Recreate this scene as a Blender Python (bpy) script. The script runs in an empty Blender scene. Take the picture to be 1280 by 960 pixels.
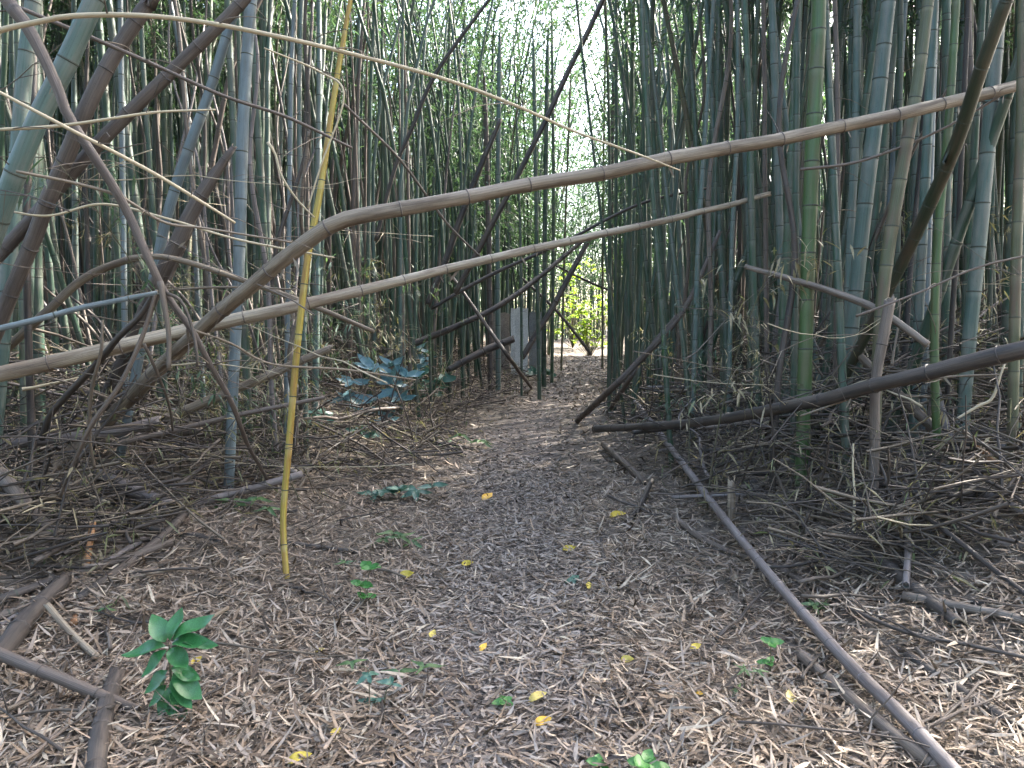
import bpy, math
import numpy as np
from mathutils import Vector, Matrix
rng = np.random.default_rng(7)
sc = bpy.context.scene
col = sc.collection
R = math.radians
# ------------------------------------------------------------------ camera
F = 949.0                      # focal length in photo pixels (1280 wide)
CAMZ = 1.6
PITCH = math.atan(60 / F)
cam_d = bpy.data.cameras.new("camera")
cam = bpy.data.objects.new("camera", cam_d)
col.objects.link(cam)
cam_d.sensor_width = 36.0
cam_d.lens = 36.0 * F / 1280
cam_d.clip_end = 3000
cam.location = (0, 0, CAMZ)
cam.rotation_euler = (math.pi / 2 - PITCH, 0, 0)
sc.camera = cam
# ------------------------------------------------------------------ world, sun, exposure
SUN_EL, SUN_AZ = R(42), R(52)            # azimuth from +Y (view direction) towards +X
w = bpy.data.worlds.new("World")
sc.world = w
w.use_nodes = True
nt = w.node_tree
sky = nt.nodes.new("ShaderNodeTexSky")
sky.sky_type = 'NISHITA'
sky.sun_disc = False
sky.sun_elevation = SUN_EL
sky.sun_rotation = SUN_AZ
sky.air_density = 1.0
sky.dust_density = 5.0
sky.ozone_density = 1.0
nt.links.new(sky.outputs[0], nt.nodes["Background"].inputs[0])
nt.nodes["Background"].inputs[1].default_value = 0.15
sl = bpy.data.lights.new("sun", 'SUN')
sl.energy = 3.5
sl.angle = R(0.53)
sl.color = (1, .95, .86)
so = bpy.data.objects.new("sun", sl)
col.objects.link(so)
sd = Vector((math.sin(SUN_AZ) * math.cos(SUN_EL), math.cos(SUN_AZ) * math.cos(SUN_EL), math.sin(SUN_EL)))
so.rotation_euler = (-sd).to_track_quat('-Z', 'Y').to_euler()
so.location = (0, 0, 40)
sc.view_settings.view_transform = 'Standard'
sc.view_settings.look = 'None'
sc.view_settings.exposure = 3.6
sc.view_settings.gamma = 1
sc.cycles.max_bounces = 8
sc.cycles.diffuse_bounces = 4
sc.cycles.transmission_bounces = 4
sc.cycles.transparent_max_bounces = 4
sc.cycles.use_denoising = True


# ------------------------------------------------------------------ terrain
def sst(a):
    a = np.clip(a, 0, 1)
    return a * a * (3 - 2 * a)


CXY = [-5, 0, 5, 9, 11, 13, 15, 17.5, 21.5, 25, 28, 34, 48, 90]
CXX = [-.1, -.1, -.02, .05, .15, .38, .7, 1.12, 1.88, 2.4, 2.8, 3.3, 4, 6]


def cx(y):
    return np.interp(np.asarray(y, float), CXY, CXX)


def lump(x, y):
    return (np.sin(x * 1.7 + 1.3 * np.sin(y * .9)) * np.sin(y * 1.3 + .7 * np.sin(x * 1.1 + 2)) * .55
            + np.sin(x * 4.1 + y * 2.3 + 1) * np.sin(y * 3.7 - x * 1.9) * .3
            + np.sin(x * 9.3 - y * 4.1) * np.sin(y * 8.1 + x * 3.3) * .15)


def hgt(x, y):
    x = np.asarray(x, float)
    y = np.asarray(y, float)
    b = 0.85 * sst((y - 4) / 26) - 0.25 * np.exp(-((y - 33) / 3.0) ** 2) + 0.55 * sst((y - 33) / 14)
    d = x - cx(y)
    near = sst((y - 2.2) / 4)
    b = b + near * (0.72 * sst((d - 1.05) / 2.4) + 0.5 * sst((-d - 1.1) / 2.5))
    b = b + lump(x, y) * (0.012 + 0.075 * sst((np.abs(d) - .9) / 1.6))
    return b


def ray(u, v):
    c, s = math.cos(PITCH), math.sin(PITCH)
    a, b = (u - 640) / F, -(v - 480) / F
    return np.array([a, c + b * s, -s + b * c])


def P(u, v, d):
    r = ray(u, v)
    r = r / r[1] * d
    return np.array([r[0], r[1], r[2] + CAMZ])


def G(u, v, lift=0.0):
    r = ray(u, v)
    r = r / r[1]
    t = 1.5
    for i in range(400):
        z = CAMZ + r[2] * t
        if z <= hgt(r[0] * t, t) + lift:
            break
        t *= 1.015
    lo, hi = t / 1.015, t
    for i in range(14):
        m = (lo + hi) / 2
        if CAMZ + r[2] * m <= hgt(r[0] * m, m) + lift:
            hi = m
        else:
            lo = m
    return np.array([r[0] * hi, hi, CAMZ + r[2] * hi])


# ------------------------------------------------------------------ materials
class N:
    def __init__(s, name):
        s.m = bpy.data.materials.new(name)
        s.m.use_nodes = True
        s.t = s.m.node_tree
        s.b = s.t.nodes["Principled BSDF"]
        s.out = s.t.nodes["Material Output"]

    def n(s, typ, props=None, **inp):
        k = s.t.nodes.new(typ)
        for a, v in (props or {}).items():
            setattr(k, a, v)
        for a, v in inp.items():
            a = int(a[1:]) if a[0] == 'i' and a[1:].isdigit() else a.replace('_', ' ')
            s.put(k.inputs[a], v)
        return k

    def put(s, sock, v):
        if isinstance(v, bpy.types.NodeSocket):
            s.t.links.new(v, sock)
        else:
            if sock.type == 'RGBA' and len(v) == 3:
                v = (*v, 1)
            sock.default_value = v

    def ramp(s, fac, stops, interp='LINEAR'):
        k = s.t.nodes.new("ShaderNodeValToRGB")
        k.color_ramp.interpolation = interp
        e = k.color_ramp.elements
        while len(e) < len(stops):
            e.new(.5)
        for q, (p, c) in zip(e, stops):
            q.position = p
            q.color = (*c, 1) if len(c) == 3 else c
        s.t.links.new(fac, k.inputs[0])
        return k.outputs[0]

    def mix(s, f, a, b, mode='MIX'):
        k = s.t.nodes.new("ShaderNodeMix")
        k.data_type = 'RGBA'
        k.blend_type = mode
        s.put(k.inputs[0], f)
        s.put(k.inputs[6], a)
        s.put(k.inputs[7], b)
        return k.outputs[2]

    def math(s, op, a, b=0.0, clamp=False):
        k = s.t.nodes.new("ShaderNodeMath")
        k.operation = op
        k.use_clamp = clamp
        s.put(k.inputs[0], a)
        s.put(k.inputs[1], b)
        return k.outputs[0]

    def attr(s, name, out='Fac'):
        k = s.t.nodes.new("ShaderNodeAttribute")
        k.attribute_name = name
        return k.outputs[out]

    def noise(s, vec, scale, detail=3, rough=.55, dims=None):
        k = s.t.nodes.new("ShaderNodeTexNoise")
        k.inputs['Scale'].default_value = scale
        k.inputs['Detail'].default_value = detail
        k.inputs['Roughness'].default_value = rough
        if vec is not None:
            s.t.links.new(vec, k.inputs['Vector'])
        return k.outputs['Fac']

    def scale(s, vec, sx, sy, sz):
        k = s.t.nodes.new("ShaderNodeVectorMath")
        k.operation = 'MULTIPLY'
        s.t.links.new(vec, k.inputs[0])
        k.inputs[1].default_value = (sx, sy, sz)
        return k.outputs[0]

    def bump(s, h, strength, dist):
        k = s.t.nodes.new("ShaderNodeBump")
        k.inputs['Strength'].default_value = strength
        k.inputs['Distance'].default_value = dist
        s.t.links.new(h, k.inputs['Height'])
        s.t.links.new(k.outputs[0], s.b.inputs['Normal'])

    def rnd(s):
        return s.t.nodes.new("ShaderNodeObjectInfo").outputs['Random']


def stem_mat(name, stops, rough=.5, streak=.5, pale=(.3, .32, .28), patch=None, bump=.4, usernd=True, crack=0.0):
    m = N(name)
    fib = m.attr("fib", 'Vector')
    tone = m.attr("tone")
    f = m.math('FRACT', m.math('ADD', tone, m.math('MULTIPLY', m.rnd(), 1.0 if usernd else 0.0)))
    c = m.ramp(f, stops)
    off = m.n("ShaderNodeVectorMath", {'operation': 'ADD'}, i0=m.scale(fib, 2.6, 2.6, .5)).outputs[0]
    comb = m.n("ShaderNodeCombineXYZ", None, X=m.math('MULTIPLY', m.rnd(), 37.0), Y=m.math('MULTIPLY', tone, 17.0)).outputs[0]
    k = off.node
    m.t.links.new(comb, k.inputs[1])
    st = m.noise(off, 2.2, 5, .7)
    c = m.mix(1.0, c, m.ramp(st, [(.25, (1 - streak,) * 3), (.75, (1 + streak * .6,) * 3)]), 'MULTIPLY')
    # long soft change along the culm
    lv = m.n("ShaderNodeVectorMath", {'operation': 'ADD'}, i0=m.scale(fib, .6, .6, 1.6), i1=comb).outputs[0]
    lo = m.noise(lv, 1.3, 4, .6)
    if patch:
        c = m.mix(m.ramp(lo, [(.44, (0, 0, 0)), (.62, (1, 1, 1))]), c, patch)
    sp = m.noise(m.n("ShaderNodeVectorMath", {'operation': 'ADD'}, i0=m.scale(fib, 3, 3, 30), i1=comb).outputs[0], 2.0, 3, .6)
    c = m.mix(m.ramp(sp, [(.60, (0, 0, 0)), (.72, (.55, .55, .55))]), c, m.mix(1.0, c, (.42, .42, .42), 'MULTIPLY'))
    if crack:
        ck = m.noise(m.n("ShaderNodeVectorMath", {'operation': 'ADD'}, i0=m.scale(fib, 2.4, 2.4, .45), i1=comb).outputs[0], 3.2, 5, .7)
        c = m.mix(m.ramp(ck, [(.33, (crack,) * 3), (.43, (0, 0, 0))]), c, m.mix(1.0, c, (.22, .2, .18), 'MULTIPLY'))
        c = m.mix(m.ramp(ck, [(.60, (0, 0, 0)), (.75, (crack * .6,) * 3)]), c, pale)
    c = m.mix(m.attr("pale"), c, pale)
    m.put(m.b.inputs['Base Color'], c)
    m.put(m.b.inputs['Roughness'], m.math('ADD', m.math('MULTIPLY', lo, .3), rough - .15))
    m.b.inputs['Specular IOR Level'].default_value = .4
    m.bump(st, bump, .004)
    return m.m


M = {}
M['green'] = stem_mat("green_culm", [(0, (.016, .042, .023)), (.25, (.036, .078, .043)), (.5, (.024, .055, .034)), (.75, (.048, .092, .064)), (1, (.042, .070, .031))], .5, .5, (.17, .19, .165), (.085, .09, .07))
M['bright'] = stem_mat("bright_culm", [(0, (.04, .092, .026)), (.5, (.055, .10, .034)), (1, (.05, .10, .036))], .45, .45, (.14, .17, .11), (.075, .085, .04))
M['teal'] = stem_mat("teal_culm", [(0, (.055, .10, .082)), (.5, (.082, .126, .11)), (1, (.06, .095, .078))], .5, .42, (.19, .21, .19), (.125, .135, .115))
M['blue'] = stem_mat("blue_culm", [(0, (.12, .155, .165)), (1, (.145, .175, .185))], .5, .38, (.22, .25, .25), (.095, .11, .11))
M['olive'] = stem_mat("olive_culm", [(0, (.09, .095, .05)), (1, (.075, .085, .045))], .55, .5, (.2, .18, .12), (.10, .075, .05))
M['dusk'] = stem_mat("dark_olive_culm", [(0, (.026, .036, .02)), (1, (.024, .034, .02))], .5, .5, (.12, .11, .08), (.055, .045, .03))
M['dead'] = stem_mat("dead_culm", [(0, (.15, .115, .09)), (.35, (.20, .165, .135)), (.7, (.11, .085, .07)), (1, (.17, .14, .115))], .65, .55, (.27, .23, .19), (.085, .065, .052), .7, True, .7)
M['dusty'] = stem_mat("dull_dead_branch", [(0, (.10, .08, .068)), (1, (.12, .096, .08))], .65, .55, (.2, .17, .14), (.06, .047, .04), .7, True, .7)
M['dark'] = stem_mat("dark_dead_culm", [(0, (.055, .045, .038)), (.5, (.082, .064, .052)), (1, (.065, .053, .044))], .6, .5, (.14, .12, .11), (.03, .026, .024), .6)
M['tan'] = stem_mat("tan_dead_culm", [(0, (.28, .225, .16)), (1, (.31, .26, .19))], .6, .6, (.44, .375, .285), (.15, .11, .075), .8, True, .8)
M['brown'] = stem_mat("brown_dead_culm", [(0, (.20, .158, .112)), (1, (.225, .183, .135))], .65, .6, (.36, .30, .225), (.095, .07, .048), .8, True, .9)
M['grey'] = stem_mat("grey_dead_culm", [(0, (.165, .142, .135)), (1, (.19, .165, .158))], .6, .5, (.27, .25, .24), (.11, .09, .082), .6, True, .5)
M['yellow'] = stem_mat("yellow_cane", [(0, (.36, .265, .042)), (1, (.33, .26, .05))], .42, .5, (.42, .38, .18), (.25, .14, .03), .3, True, .5)
M['orange'] = stem_mat("orange_cane", [(0, (.34, .17, .075)), (1, (.36, .2, .09))], .6, .4, (.4, .27, .15), (.2, .1, .05), .4)
M['twig'] = stem_mat("dry_twig", [(0, (.085, .066, .048)), (.3, (.19, .15, .108)), (.6, (.05, .039, .031)), (1, (.12, .094, .07))], .65, .4, (.3, .26, .2))
M['straw'] = stem_mat("straw_twig", [(0, (.42, .35, .23)), (1, (.37, .31, .21))], .55, .3, (.48, .42, .3))
M['node'] = stem_mat("node_band", [(0, (.038, .046, .034)), (1, (.06, .064, .048))], .7, .3, (.1, .1, .1))
M['inner'] = stem_mat("culm_inside", [(0, (.32, .25, .16)), (1, (.26, .2, .13))], .8, .3, (.4, .33, .22))
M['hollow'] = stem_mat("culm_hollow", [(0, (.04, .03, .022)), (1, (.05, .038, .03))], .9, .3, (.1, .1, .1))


def leaf_mat(name, stops, rough=.45, trans=.35, usernd=1.0, spec=.4, veins=False):
    m = N(name)
    f = m.math('FRACT', m.math('ADD', m.attr("tone"), m.math('MULTIPLY', m.rnd(), usernd)))
    c = m.ramp(f, stops)
    tc = m.n("ShaderNodeTexCoord").outputs['Object']
    ns = m.noise(tc, 35, 3, .6)
    c = m.mix(1.0, c, m.ramp(ns, [(.3, (.72, .72, .72)), (.7, (1.2, 1.2, 1.2))]), 'MULTIPLY')
    m.put(m.b.inputs['Base Color'], c)
    m.b.inputs['Roughness'].default_value = rough
    m.b.inputs['Specular IOR Level'].default_value = spec
    if trans > 0:
        tr = m.n("ShaderNodeBsdfTranslucent", None, Color=m.mix(1.0, c, (1.15, 1.25, .8), 'MULTIPLY'))
        mx = m.n("ShaderNodeMixShader", None, Fac=trans, i1=m.b.outputs[0], i2=tr.outputs[0])
        m.t.links.new(mx.outputs[0], m.out.inputs[0])
    return m.m


M['leaf'] = leaf_mat("bamboo_leaf", [(0, (.042, .078, .05)), (.4, (.062, .105, .06)), (.75, (.05, .09, .064)), (1, (.09, .13, .055))], .45, .45, .3)
M['dryleaf'] = leaf_mat("dry_hanging_leaf", [(0, (.3, .25, .16)), (.5, (.22, .19, .12)), (1, (.13, .16, .08))], .6, .3)
LIT = [(0, (.022, .015, .010)), (.2, (.07, .047, .031)), (.38, (.165, .12, .082)), (.54, (.265, .20, .146)), (.70, (.24, .20, .165)), (.86, (.38, .312, .23)), (.96, (.46, .385, .29)), (1, (.23, .125, .055))]
M['litter'] = leaf_mat("dry_litter_leaf", LIT, .6, .0, 0.0, .3)
M['litterone'] = leaf_mat("dry_litter_leaf_single", LIT[2:7], .55, .0, .9, .3)
M['pathlit'] = leaf_mat("path_litter_leaf", [(0, (.035, .026, .022)), (.3, (.105, .083, .068)), (.6, (.225, .19, .162)), (.85, (.24, .21, .185)), (1, (.41, .345, .28))], .6, .0, 0.0, .3)
M['gloss'] = leaf_mat("glossy_green_leaf", [(0, (.026, .12, .036)), (1, (.038, .14, .042))], .34, .12, .9, .5)
M['sky_tint_leaf'] = leaf_mat("waxy_leaf_sky_tint", [(0, (.085, .18, .20)), (1, (.12, .22, .25))], .3, .12, .9, .5)  # blue of the reflected sky is put into the waxy leaf's colour
M['teal_leaf'] = leaf_mat("dull_teal_leaf", [(0, (.04, .11, .08)), (1, (.06, .13, .095))], .4, .2, .9, .4)
M['fresh'] = leaf_mat("fresh_green_leaf", [(0, (.045, .16, .035)), (1, (.065, .19, .045))], .45, .25, .9, .4)
M['weed'] = leaf_mat("dull_green_weed", [(0, (.06, .12, .035)), (.5, (.09, .14, .05)), (1, (.05, .12, .055))], .5, .25, .9, .4)
M['yleaf'] = leaf_mat("yellow_fallen_leaf", [(0, (.5, .35, .03)), (.5, (.54, .42, .07)), (1, (.42, .32, .12))], .45, .1, .9, .4)
M['oleaf'] = leaf_mat("orange_fallen_leaf", [(0, (.6, .33, .03)), (1, (.6, .36, .04))], .45, .1, .9, .4)
M['sunleaf'] = leaf_mat("yellow_green_leaf", [(0, (.17, .26, .025)), (1, (.25, .33, .04))], .45, .55, .5, .4)


def soil_mat(name, a, b, c3, sc1=6.0):
    m = N(name)
    g = m.n("ShaderNodeNewGeometry").outputs['Position']
    n1 = m.noise(g, sc1, 6, .7)
    n2 = m.noise(g, 45, 4, .7)
    c = m.ramp(n1, [(.3, a), (.5, b), (.72, c3)])
    c = m.mix(1.0, c, m.ramp(n2, [(.3, (.6, .6, .6)), (.7, (1.3, 1.3, 1.3))]), 'MULTIPLY')
    m.put(m.b.inputs['Base Color'], c)
    m.b.inputs['Roughness'].default_value = .9
    m.bump(n2, .6, .02)
    return m.m


M['soil'] = soil_mat("forest_soil", (.045, .036, .028), (.10, .08, .062), (.17, .138, .108))
M['trod'] = soil_mat("trodden_litter_soil", (.06, .047, .039), (.11, .088, .074), (.165, .135, .115), 9)
M['panel'] = soil_mat("weathered_panel_pale", (.50, .485, .455), (.60, .585, .555), (.67, .655, .63), 2.4)
M['panelb'] = soil_mat("weathered_panel_brown", (.2, .165, .14), (.25, .21, .18), (.30, .26, .23), 3)
M['paneld'] = soil_mat("weathered_panel_dull", (.17, .17, .16), (.2, .2, .19), (.23, .23, .215), 3)


# ------------------------------------------------------------------ mesh helpers
def tag(o, label=None, cat=None, group=None, kind=None):
    if label: o['label'] = label
    if cat: o['category'] = cat
    if group: o['group'] = group
    if kind: o['kind'] = kind
    return o


class MB:
    """collects vertex / face arrays and links them as one mesh"""
    def __init__(s):
        s.V, s.F3, s.F4, s.m3, s.m4 = [], [], [], [], []
        s.fib, s.tone, s.pale = [], [], []
        s.n = 0

    def add(s, V, F, mat=0, fib=None, tone=0.0, pale=None):
        V = np.asarray(V, float).reshape(-1, 3)
        F = np.asarray(F, int)
        if F.size:
            k = F.shape[1]
            mm = np.broadcast_to(np.asarray(mat), (len(F),)).copy()
            (s.F3 if k == 3 else s.F4).append(F + s.n)
            (s.m3 if k == 3 else s.m4).append(mm)
        if len(V):
            s.V.append(V)
            s.fib.append(np.zeros((len(V), 3)) if fib is None else fib)
            s.tone.append(np.broadcast_to(np.asarray(tone, float), (len(V),)).copy())
            s.pale.append(np.zeros(len(V)) if pale is None else pale)
            s.n += len(V)

    def more(s, F, mat=0):      # faces on the vertices added last (indices absolute)
        F = np.asarray(F, int)
        (s.F3 if F.shape[1] == 3 else s.F4).append(F)
        (s.m3 if F.shape[1] == 3 else s.m4).append(np.full(len(F), mat))

    def mesh(s, name, mats, smooth=True):
        me = bpy.data.meshes.new(name)
        V = np.concatenate(s.V)
        f3 = np.concatenate(s.F3) if s.F3 else np.zeros((0, 3), int)
        f4 = np.concatenate(s.F4) if s.F4 else np.zeros((0, 4), int)
        m = np.concatenate(s.m3 + s.m4) if (s.m3 or s.m4) else np.zeros(0, int)
        me.vertices.add(len(V))
        me.vertices.foreach_set('co', V.astype(np.float32).ravel())
        me.loops.add(f3.size + f4.size)
        me.loops.foreach_set('vertex_index', np.concatenate([f3.ravel(), f4.ravel()]).astype(np.int32))
        me.polygons.add(len(f3) + len(f4))
        st = np.concatenate([np.arange(len(f3)) * 3, f3.size + np.arange(len(f4)) * 4])
        me.polygons.foreach_set('loop_start', st.astype(np.int32))
        me.polygons.foreach_set('material_index', m.astype(np.int32))
        me.polygons.foreach_set('use_smooth', np.full(len(st), smooth))
        for nm, typ, arr in (('fib', 'FLOAT_VECTOR', s.fib), ('tone', 'FLOAT', s.tone), ('pale', 'FLOAT', s.pale)):
            a = me.attributes.new(nm, typ, 'POINT')
            a.data.foreach_set('vector' if typ == 'FLOAT_VECTOR' else 'value', np.concatenate(arr).astype(np.float32).ravel())
        for q in mats:
            me.materials.append(M[q])
        me.update(calc_edges=True)
        me.validate()
        return me

    def build(s, name, mats, parent=None, smooth=True):
        return link(name, s.mesh(name, mats, smooth), parent)


def link(name, me, parent=None, loc=None):
    o = bpy.data.objects.new(name, me)
    col.objects.link(o)
    if parent is not None:
        o.parent = parent
    if loc is not None:
        o.location = loc
    return o


def catmull(P_, per=8):
    P_ = np.asarray(P_, float)
    if len(P_) == 2:
        t = np.linspace(0, 1, per + 1)[:, None]
        return P_[0] * (1 - t) + P_[1] * t
    Q = np.vstack([2 * P_[0] - P_[1], P_, 2 * P_[-1] - P_[-2]])
    out = []
    for i in range(1, len(Q) - 2):
        a, b, c, d = Q[i - 1], Q[i], Q[i + 1], Q[i + 2]
        for t in np.linspace(0, 1, per, endpoint=False):
            out.append(.5 * ((2 * b) + (c - a) * t + (2 * a - 5 * b + 4 * c - d) * t * t + (3 * b - a - 3 * c + d) * t ** 3))
    out.append(Q[-2])
    return np.array(out)


def resample(path, rad, s_new):
    seg = np.linalg.norm(np.diff(path, axis=0), axis=1)
    s = np.concatenate([[0], np.cumsum(seg)])
    return np.stack([np.interp(s_new, s, path[:, k]) for k in range(3)], 1), np.interp(s_new, s, rad)


def plen(path):
    return np.linalg.norm(np.diff(path, axis=0), axis=1).sum()


def frames(p):
    t = np.gradient(p, axis=0)
    t /= np.linalg.norm(t, axis=1)[:, None] + 1e-12
    up = np.array([1.0, .13, .07]) if abs(t[0][0]) < .8 else np.array([.1, .2, 1.0])
    a = np.cross(t, up)
    a /= np.linalg.norm(a, axis=1)[:, None] + 1e-12
    b = np.cross(t, a)
    return t, a, b


def tube(mb, p, r, sides=8, mat=0, tone=0.0, s0=0.0, wob=0.0, pale=None, cap=True, matrow=None, oval=None):
    """a tube along p (n,3) with radii r (n)"""
    n = len(p)
    t, a, b = frames(p)
    ang = np.arange(sides) / sides * 2 * math.pi
    ca, sa = np.cos(ang), np.sin(ang)
    rr = np.repeat(np.asarray(r)[:, None], sides, 1)
    s = s0 + np.concatenate([[0], np.cumsum(np.linalg.norm(np.diff(p, axis=0), axis=1))])
    if wob:
        ph = rng.uniform(0, 9, 4)
        rr = rr * (1 + wob * (np.sin(2 * ang[None] + s[:, None] * 3.1 + ph[0]) * .5 + np.sin(3 * ang[None] - s[:, None] * 7 + ph[1]) * .35
                              + np.sin(s[:, None] * 17 + ang[None] + ph[2]) * .25 + rng.normal(0, .25, rr.shape)))
    V = p[:, None] + rr[..., None] * (ca[None, :, None] * a[:, None] + sa[None, :, None] * b[:, None])
    i, j = np.meshgrid(np.arange(n - 1), np.arange(sides), indexing='ij')
    j2 = (j + 1) % sides
    Fq = np.stack([i * sides + j, i * sides + j2, (i + 1) * sides + j2, (i + 1) * sides + j], -1).reshape(-1, 4)
    fib = np.stack(np.broadcast_arrays(ca[None], sa[None], s[:, None]), -1).reshape(-1, 3)
    pl = None if pale is None else np.repeat(pale, sides)
    mt = mat if matrow is None else np.repeat(matrow, sides)
    base = mb.n
    mb.add(V.reshape(-1, 3), Fq, mt, fib, tone, pl)
    if cap:
        for row, pt in ((0, p[0]), (n - 1, p[-1])):
            c0 = mb.n
            mb.add([pt], np.zeros((0, 3), int), 0, np.array([[0, 0, s[row]]]), tone)
            q = np.arange(sides)
            F3 = np.stack([np.full(sides, c0), base + row * sides + (q if row else (q + 1) % sides), base + row * sides + ((q + 1) % sides if row else q)], -1)
            mb.more(F3, mat if matrow is None else int(matrow[min(row, n - 2)]))
    return base


def jagged_end(mb, p_end, tdir, r, sides=14, matout=0, matin=1, mathol=2, jag=1.0, tone=0.0):
    """a snapped hollow end: splintered rim, wall thickness and a dark bore"""
    t = tdir / np.linalg.norm(tdir)
    up = np.array([0, 0, 1.0]) if abs(t[2]) < .8 else np.array([1.0, 0, 0])
    a = np.cross(t, up); a /= np.linalg.norm(a)
    b = np.cross(t, a)
    ang = np.arange(sides) / sides * 2 * math.pi
    rim = np.abs(rng.normal(0, 1, sides)) * r * jag
    e = ca = np.cos(ang)[:, None] * a + np.sin(ang)[:, None] * b
    r0 = p_end + e * r * 1.0
    r1 = p_end + e * r * 1.01 + t * rim[:, None]
    r2 = p_end + e * r * .74 + t * rim[:, None] * .9
    r3 = p_end + e * r * .70 - t * r * 1.6
    q = np.arange(sides); q2 = (q + 1) % sides
    fib = np.stack([np.cos(ang), np.sin(ang), np.zeros(sides)], 1)
    b0 = mb.n
    mb.add(np.vstack([r0, r1, r2, r3, [p_end - t * r * 1.6]]), np.zeros((0, 3), int), 0, np.vstack([fib] * 4 + [[[0, 0, 0]]]), tone)
    for k, mm in ((0, matout), (1, matin), (2, mathol)):
        mb.more(np.stack([b0 + k * sides + q, b0 + k * sides + q2, b0 + (k + 1) * sides + q2, b0 + (k + 1) * sides + q], -1), mm)
    mb.more(np.stack([b0 + 3 * sides + q, b0 + 3 * sides + q2, np.full(sides, b0 + 4 * sides)], -1), mathol)


def culm_rows(L, inter, r_at):
    """stations along a culm with a raised node every internode: s, radius factor, pale, material row"""
    s, f, pl, mr = [0.0], [1.0], [0.0], []
    k = inter * rng.uniform(.3, .9)
    while k < L - .03:
        r = r_at(k)
        h = max(.006, r * .22)
        mid = (s[-1] + k) / 2
        s += [mid, k - h * 2.2, k - h * .6, k, k + h * .6, k + h * 1.8]
        f += [1.0, 1.0, 1.05, 1.0, 1.09, 1.0]
        pl += [0, .2, .4, 0, 0, 0]
        mr += [0, 0, 0, 1, 1, 0]
        k += inter * rng.uniform(.85, 1.12)
    s.append(L); f.append(1.0); pl.append(0.0); mr.append(0)
    return np.array(s), np.array(f), np.array(pl), np.array(mr)


LEAF4 = np.array([[0, 0, 0], [.45, .5, .0], [1, 0, 0], [.45, -.5, 0]], float)


def leaf_cloud(mb, pos, dirs, length, width, mat=0, tone=None, flat=None, droop=.25, fold=.15):
    """many pointed leaves: 6 verts / 4 tris each, bent along their length. pos,dirs (n,3)"""
    n = len(pos)
    d = dirs / (np.linalg.norm(dirs, axis=1)[:, None] + 1e-9)
    upv = np.tile([0, 0, 1.0], (n, 1)) if flat is None else flat
    a = np.cross(d, upv)
    a /= np.linalg.norm(a, axis=1)[:, None] + 1e-9
    u = np.cross(a, d)
    L = np.asarray(length)[:, None]
    W = np.asarray(width)[:, None]
    D = (np.broadcast_to(np.asarray(droop, float), (n,)))[:, None]

    def at(x, y, z):
        return pos + d * L * x + a * W * y + u * (L * z)
    zz = lambda x: -D * x * x
    V = np.stack([at(0, 0, 0 * D), at(.3, .5, zz(.3)), at(.3, -.5, zz(.3)), at(.68, .36, zz(.68)), at(.68, -.36, zz(.68)), at(1, 0, zz(1.0))], 1)
    k = np.arange(n)[:, None] * 6
    F3 = np.concatenate([k + [0, 2, 1], k + [3, 4, 5]]).reshape(-1, 3)
    F4 = (k + [1, 2, 4, 3]).reshape(-1, 4)
    t = np.zeros(n) if tone is None else tone
    base = mb.n
    mb.add(V.reshape(-1, 3), F3, mat, None, np.repeat(t, 6))
    mb.more(F4 + base, mat)


def leaf_quads(mb, pos, dirs, length, width, mat=0, tone=None, roll=None, droop=.2):
    """cheap leaves: 4 verts / 2 tris"""
    n = len(pos)
    d = dirs / (np.linalg.norm(dirs, axis=1)[:, None] + 1e-9)
    up = rng.normal(0, .45, (n, 3)) + [0, 0, 1]
    a = np.cross(d, up)
    a /= np.linalg.norm(a, axis=1)[:, None] + 1e-9
    L = np.asarray(length)[:, None]
    W = np.asarray(width)[:, None]
    mid = pos + d * L * .4
    tip = pos + d * L - np.array([0, 0, 1.0]) * L * droop
    V = np.stack([pos, mid + a * W * .5, tip, mid - a * W * .5], 1).reshape(-1, 3)
    k = np.arange(n)[:, None] * 4
    F3 = np.concatenate([k + [0, 1, 2], k + [0, 2, 3]]).reshape(-1, 3)
    mb.add(V, F3, mat, None, np.repeat(np.zeros(n) if tone is None else tone, 4))


# ------------------------------------------------------------------ ground and path
def grid(name, xs, ys, mat, lift=0.0, mask=None, far=None):
    X, Y = np.meshgrid(xs, ys)
    Z = hgt(X, Y) + lift
    V = np.stack([X, Y, Z], -1).reshape(-1, 3)
    nx, ny = len(xs), len(ys)
    i, j = np.meshgrid(np.arange(ny - 1), np.arange(nx - 1), indexing='ij')
    Fq = np.stack([i * nx + j, i * nx + j + 1, (i + 1) * nx + j + 1, (i + 1) * nx + j], -1).reshape(-1, 4)
    mb = MB()
    mb.add(V, Fq, 0)
    return mb.build(name, [mat])


def stretch(a, b, n, far):
    mid = np.linspace(a, b, n)
    k = np.array([1.5, 4, 10, 25, 60, 150, 400])
    return np.concatenate([(a - k[::-1] * far), mid, b + k * far])


ground = grid("forest_floor", stretch(-16, 16, 260, 1.0), stretch(1, 48, 320, 1.0), 'soil')
tag(ground, kind='structure')

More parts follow.
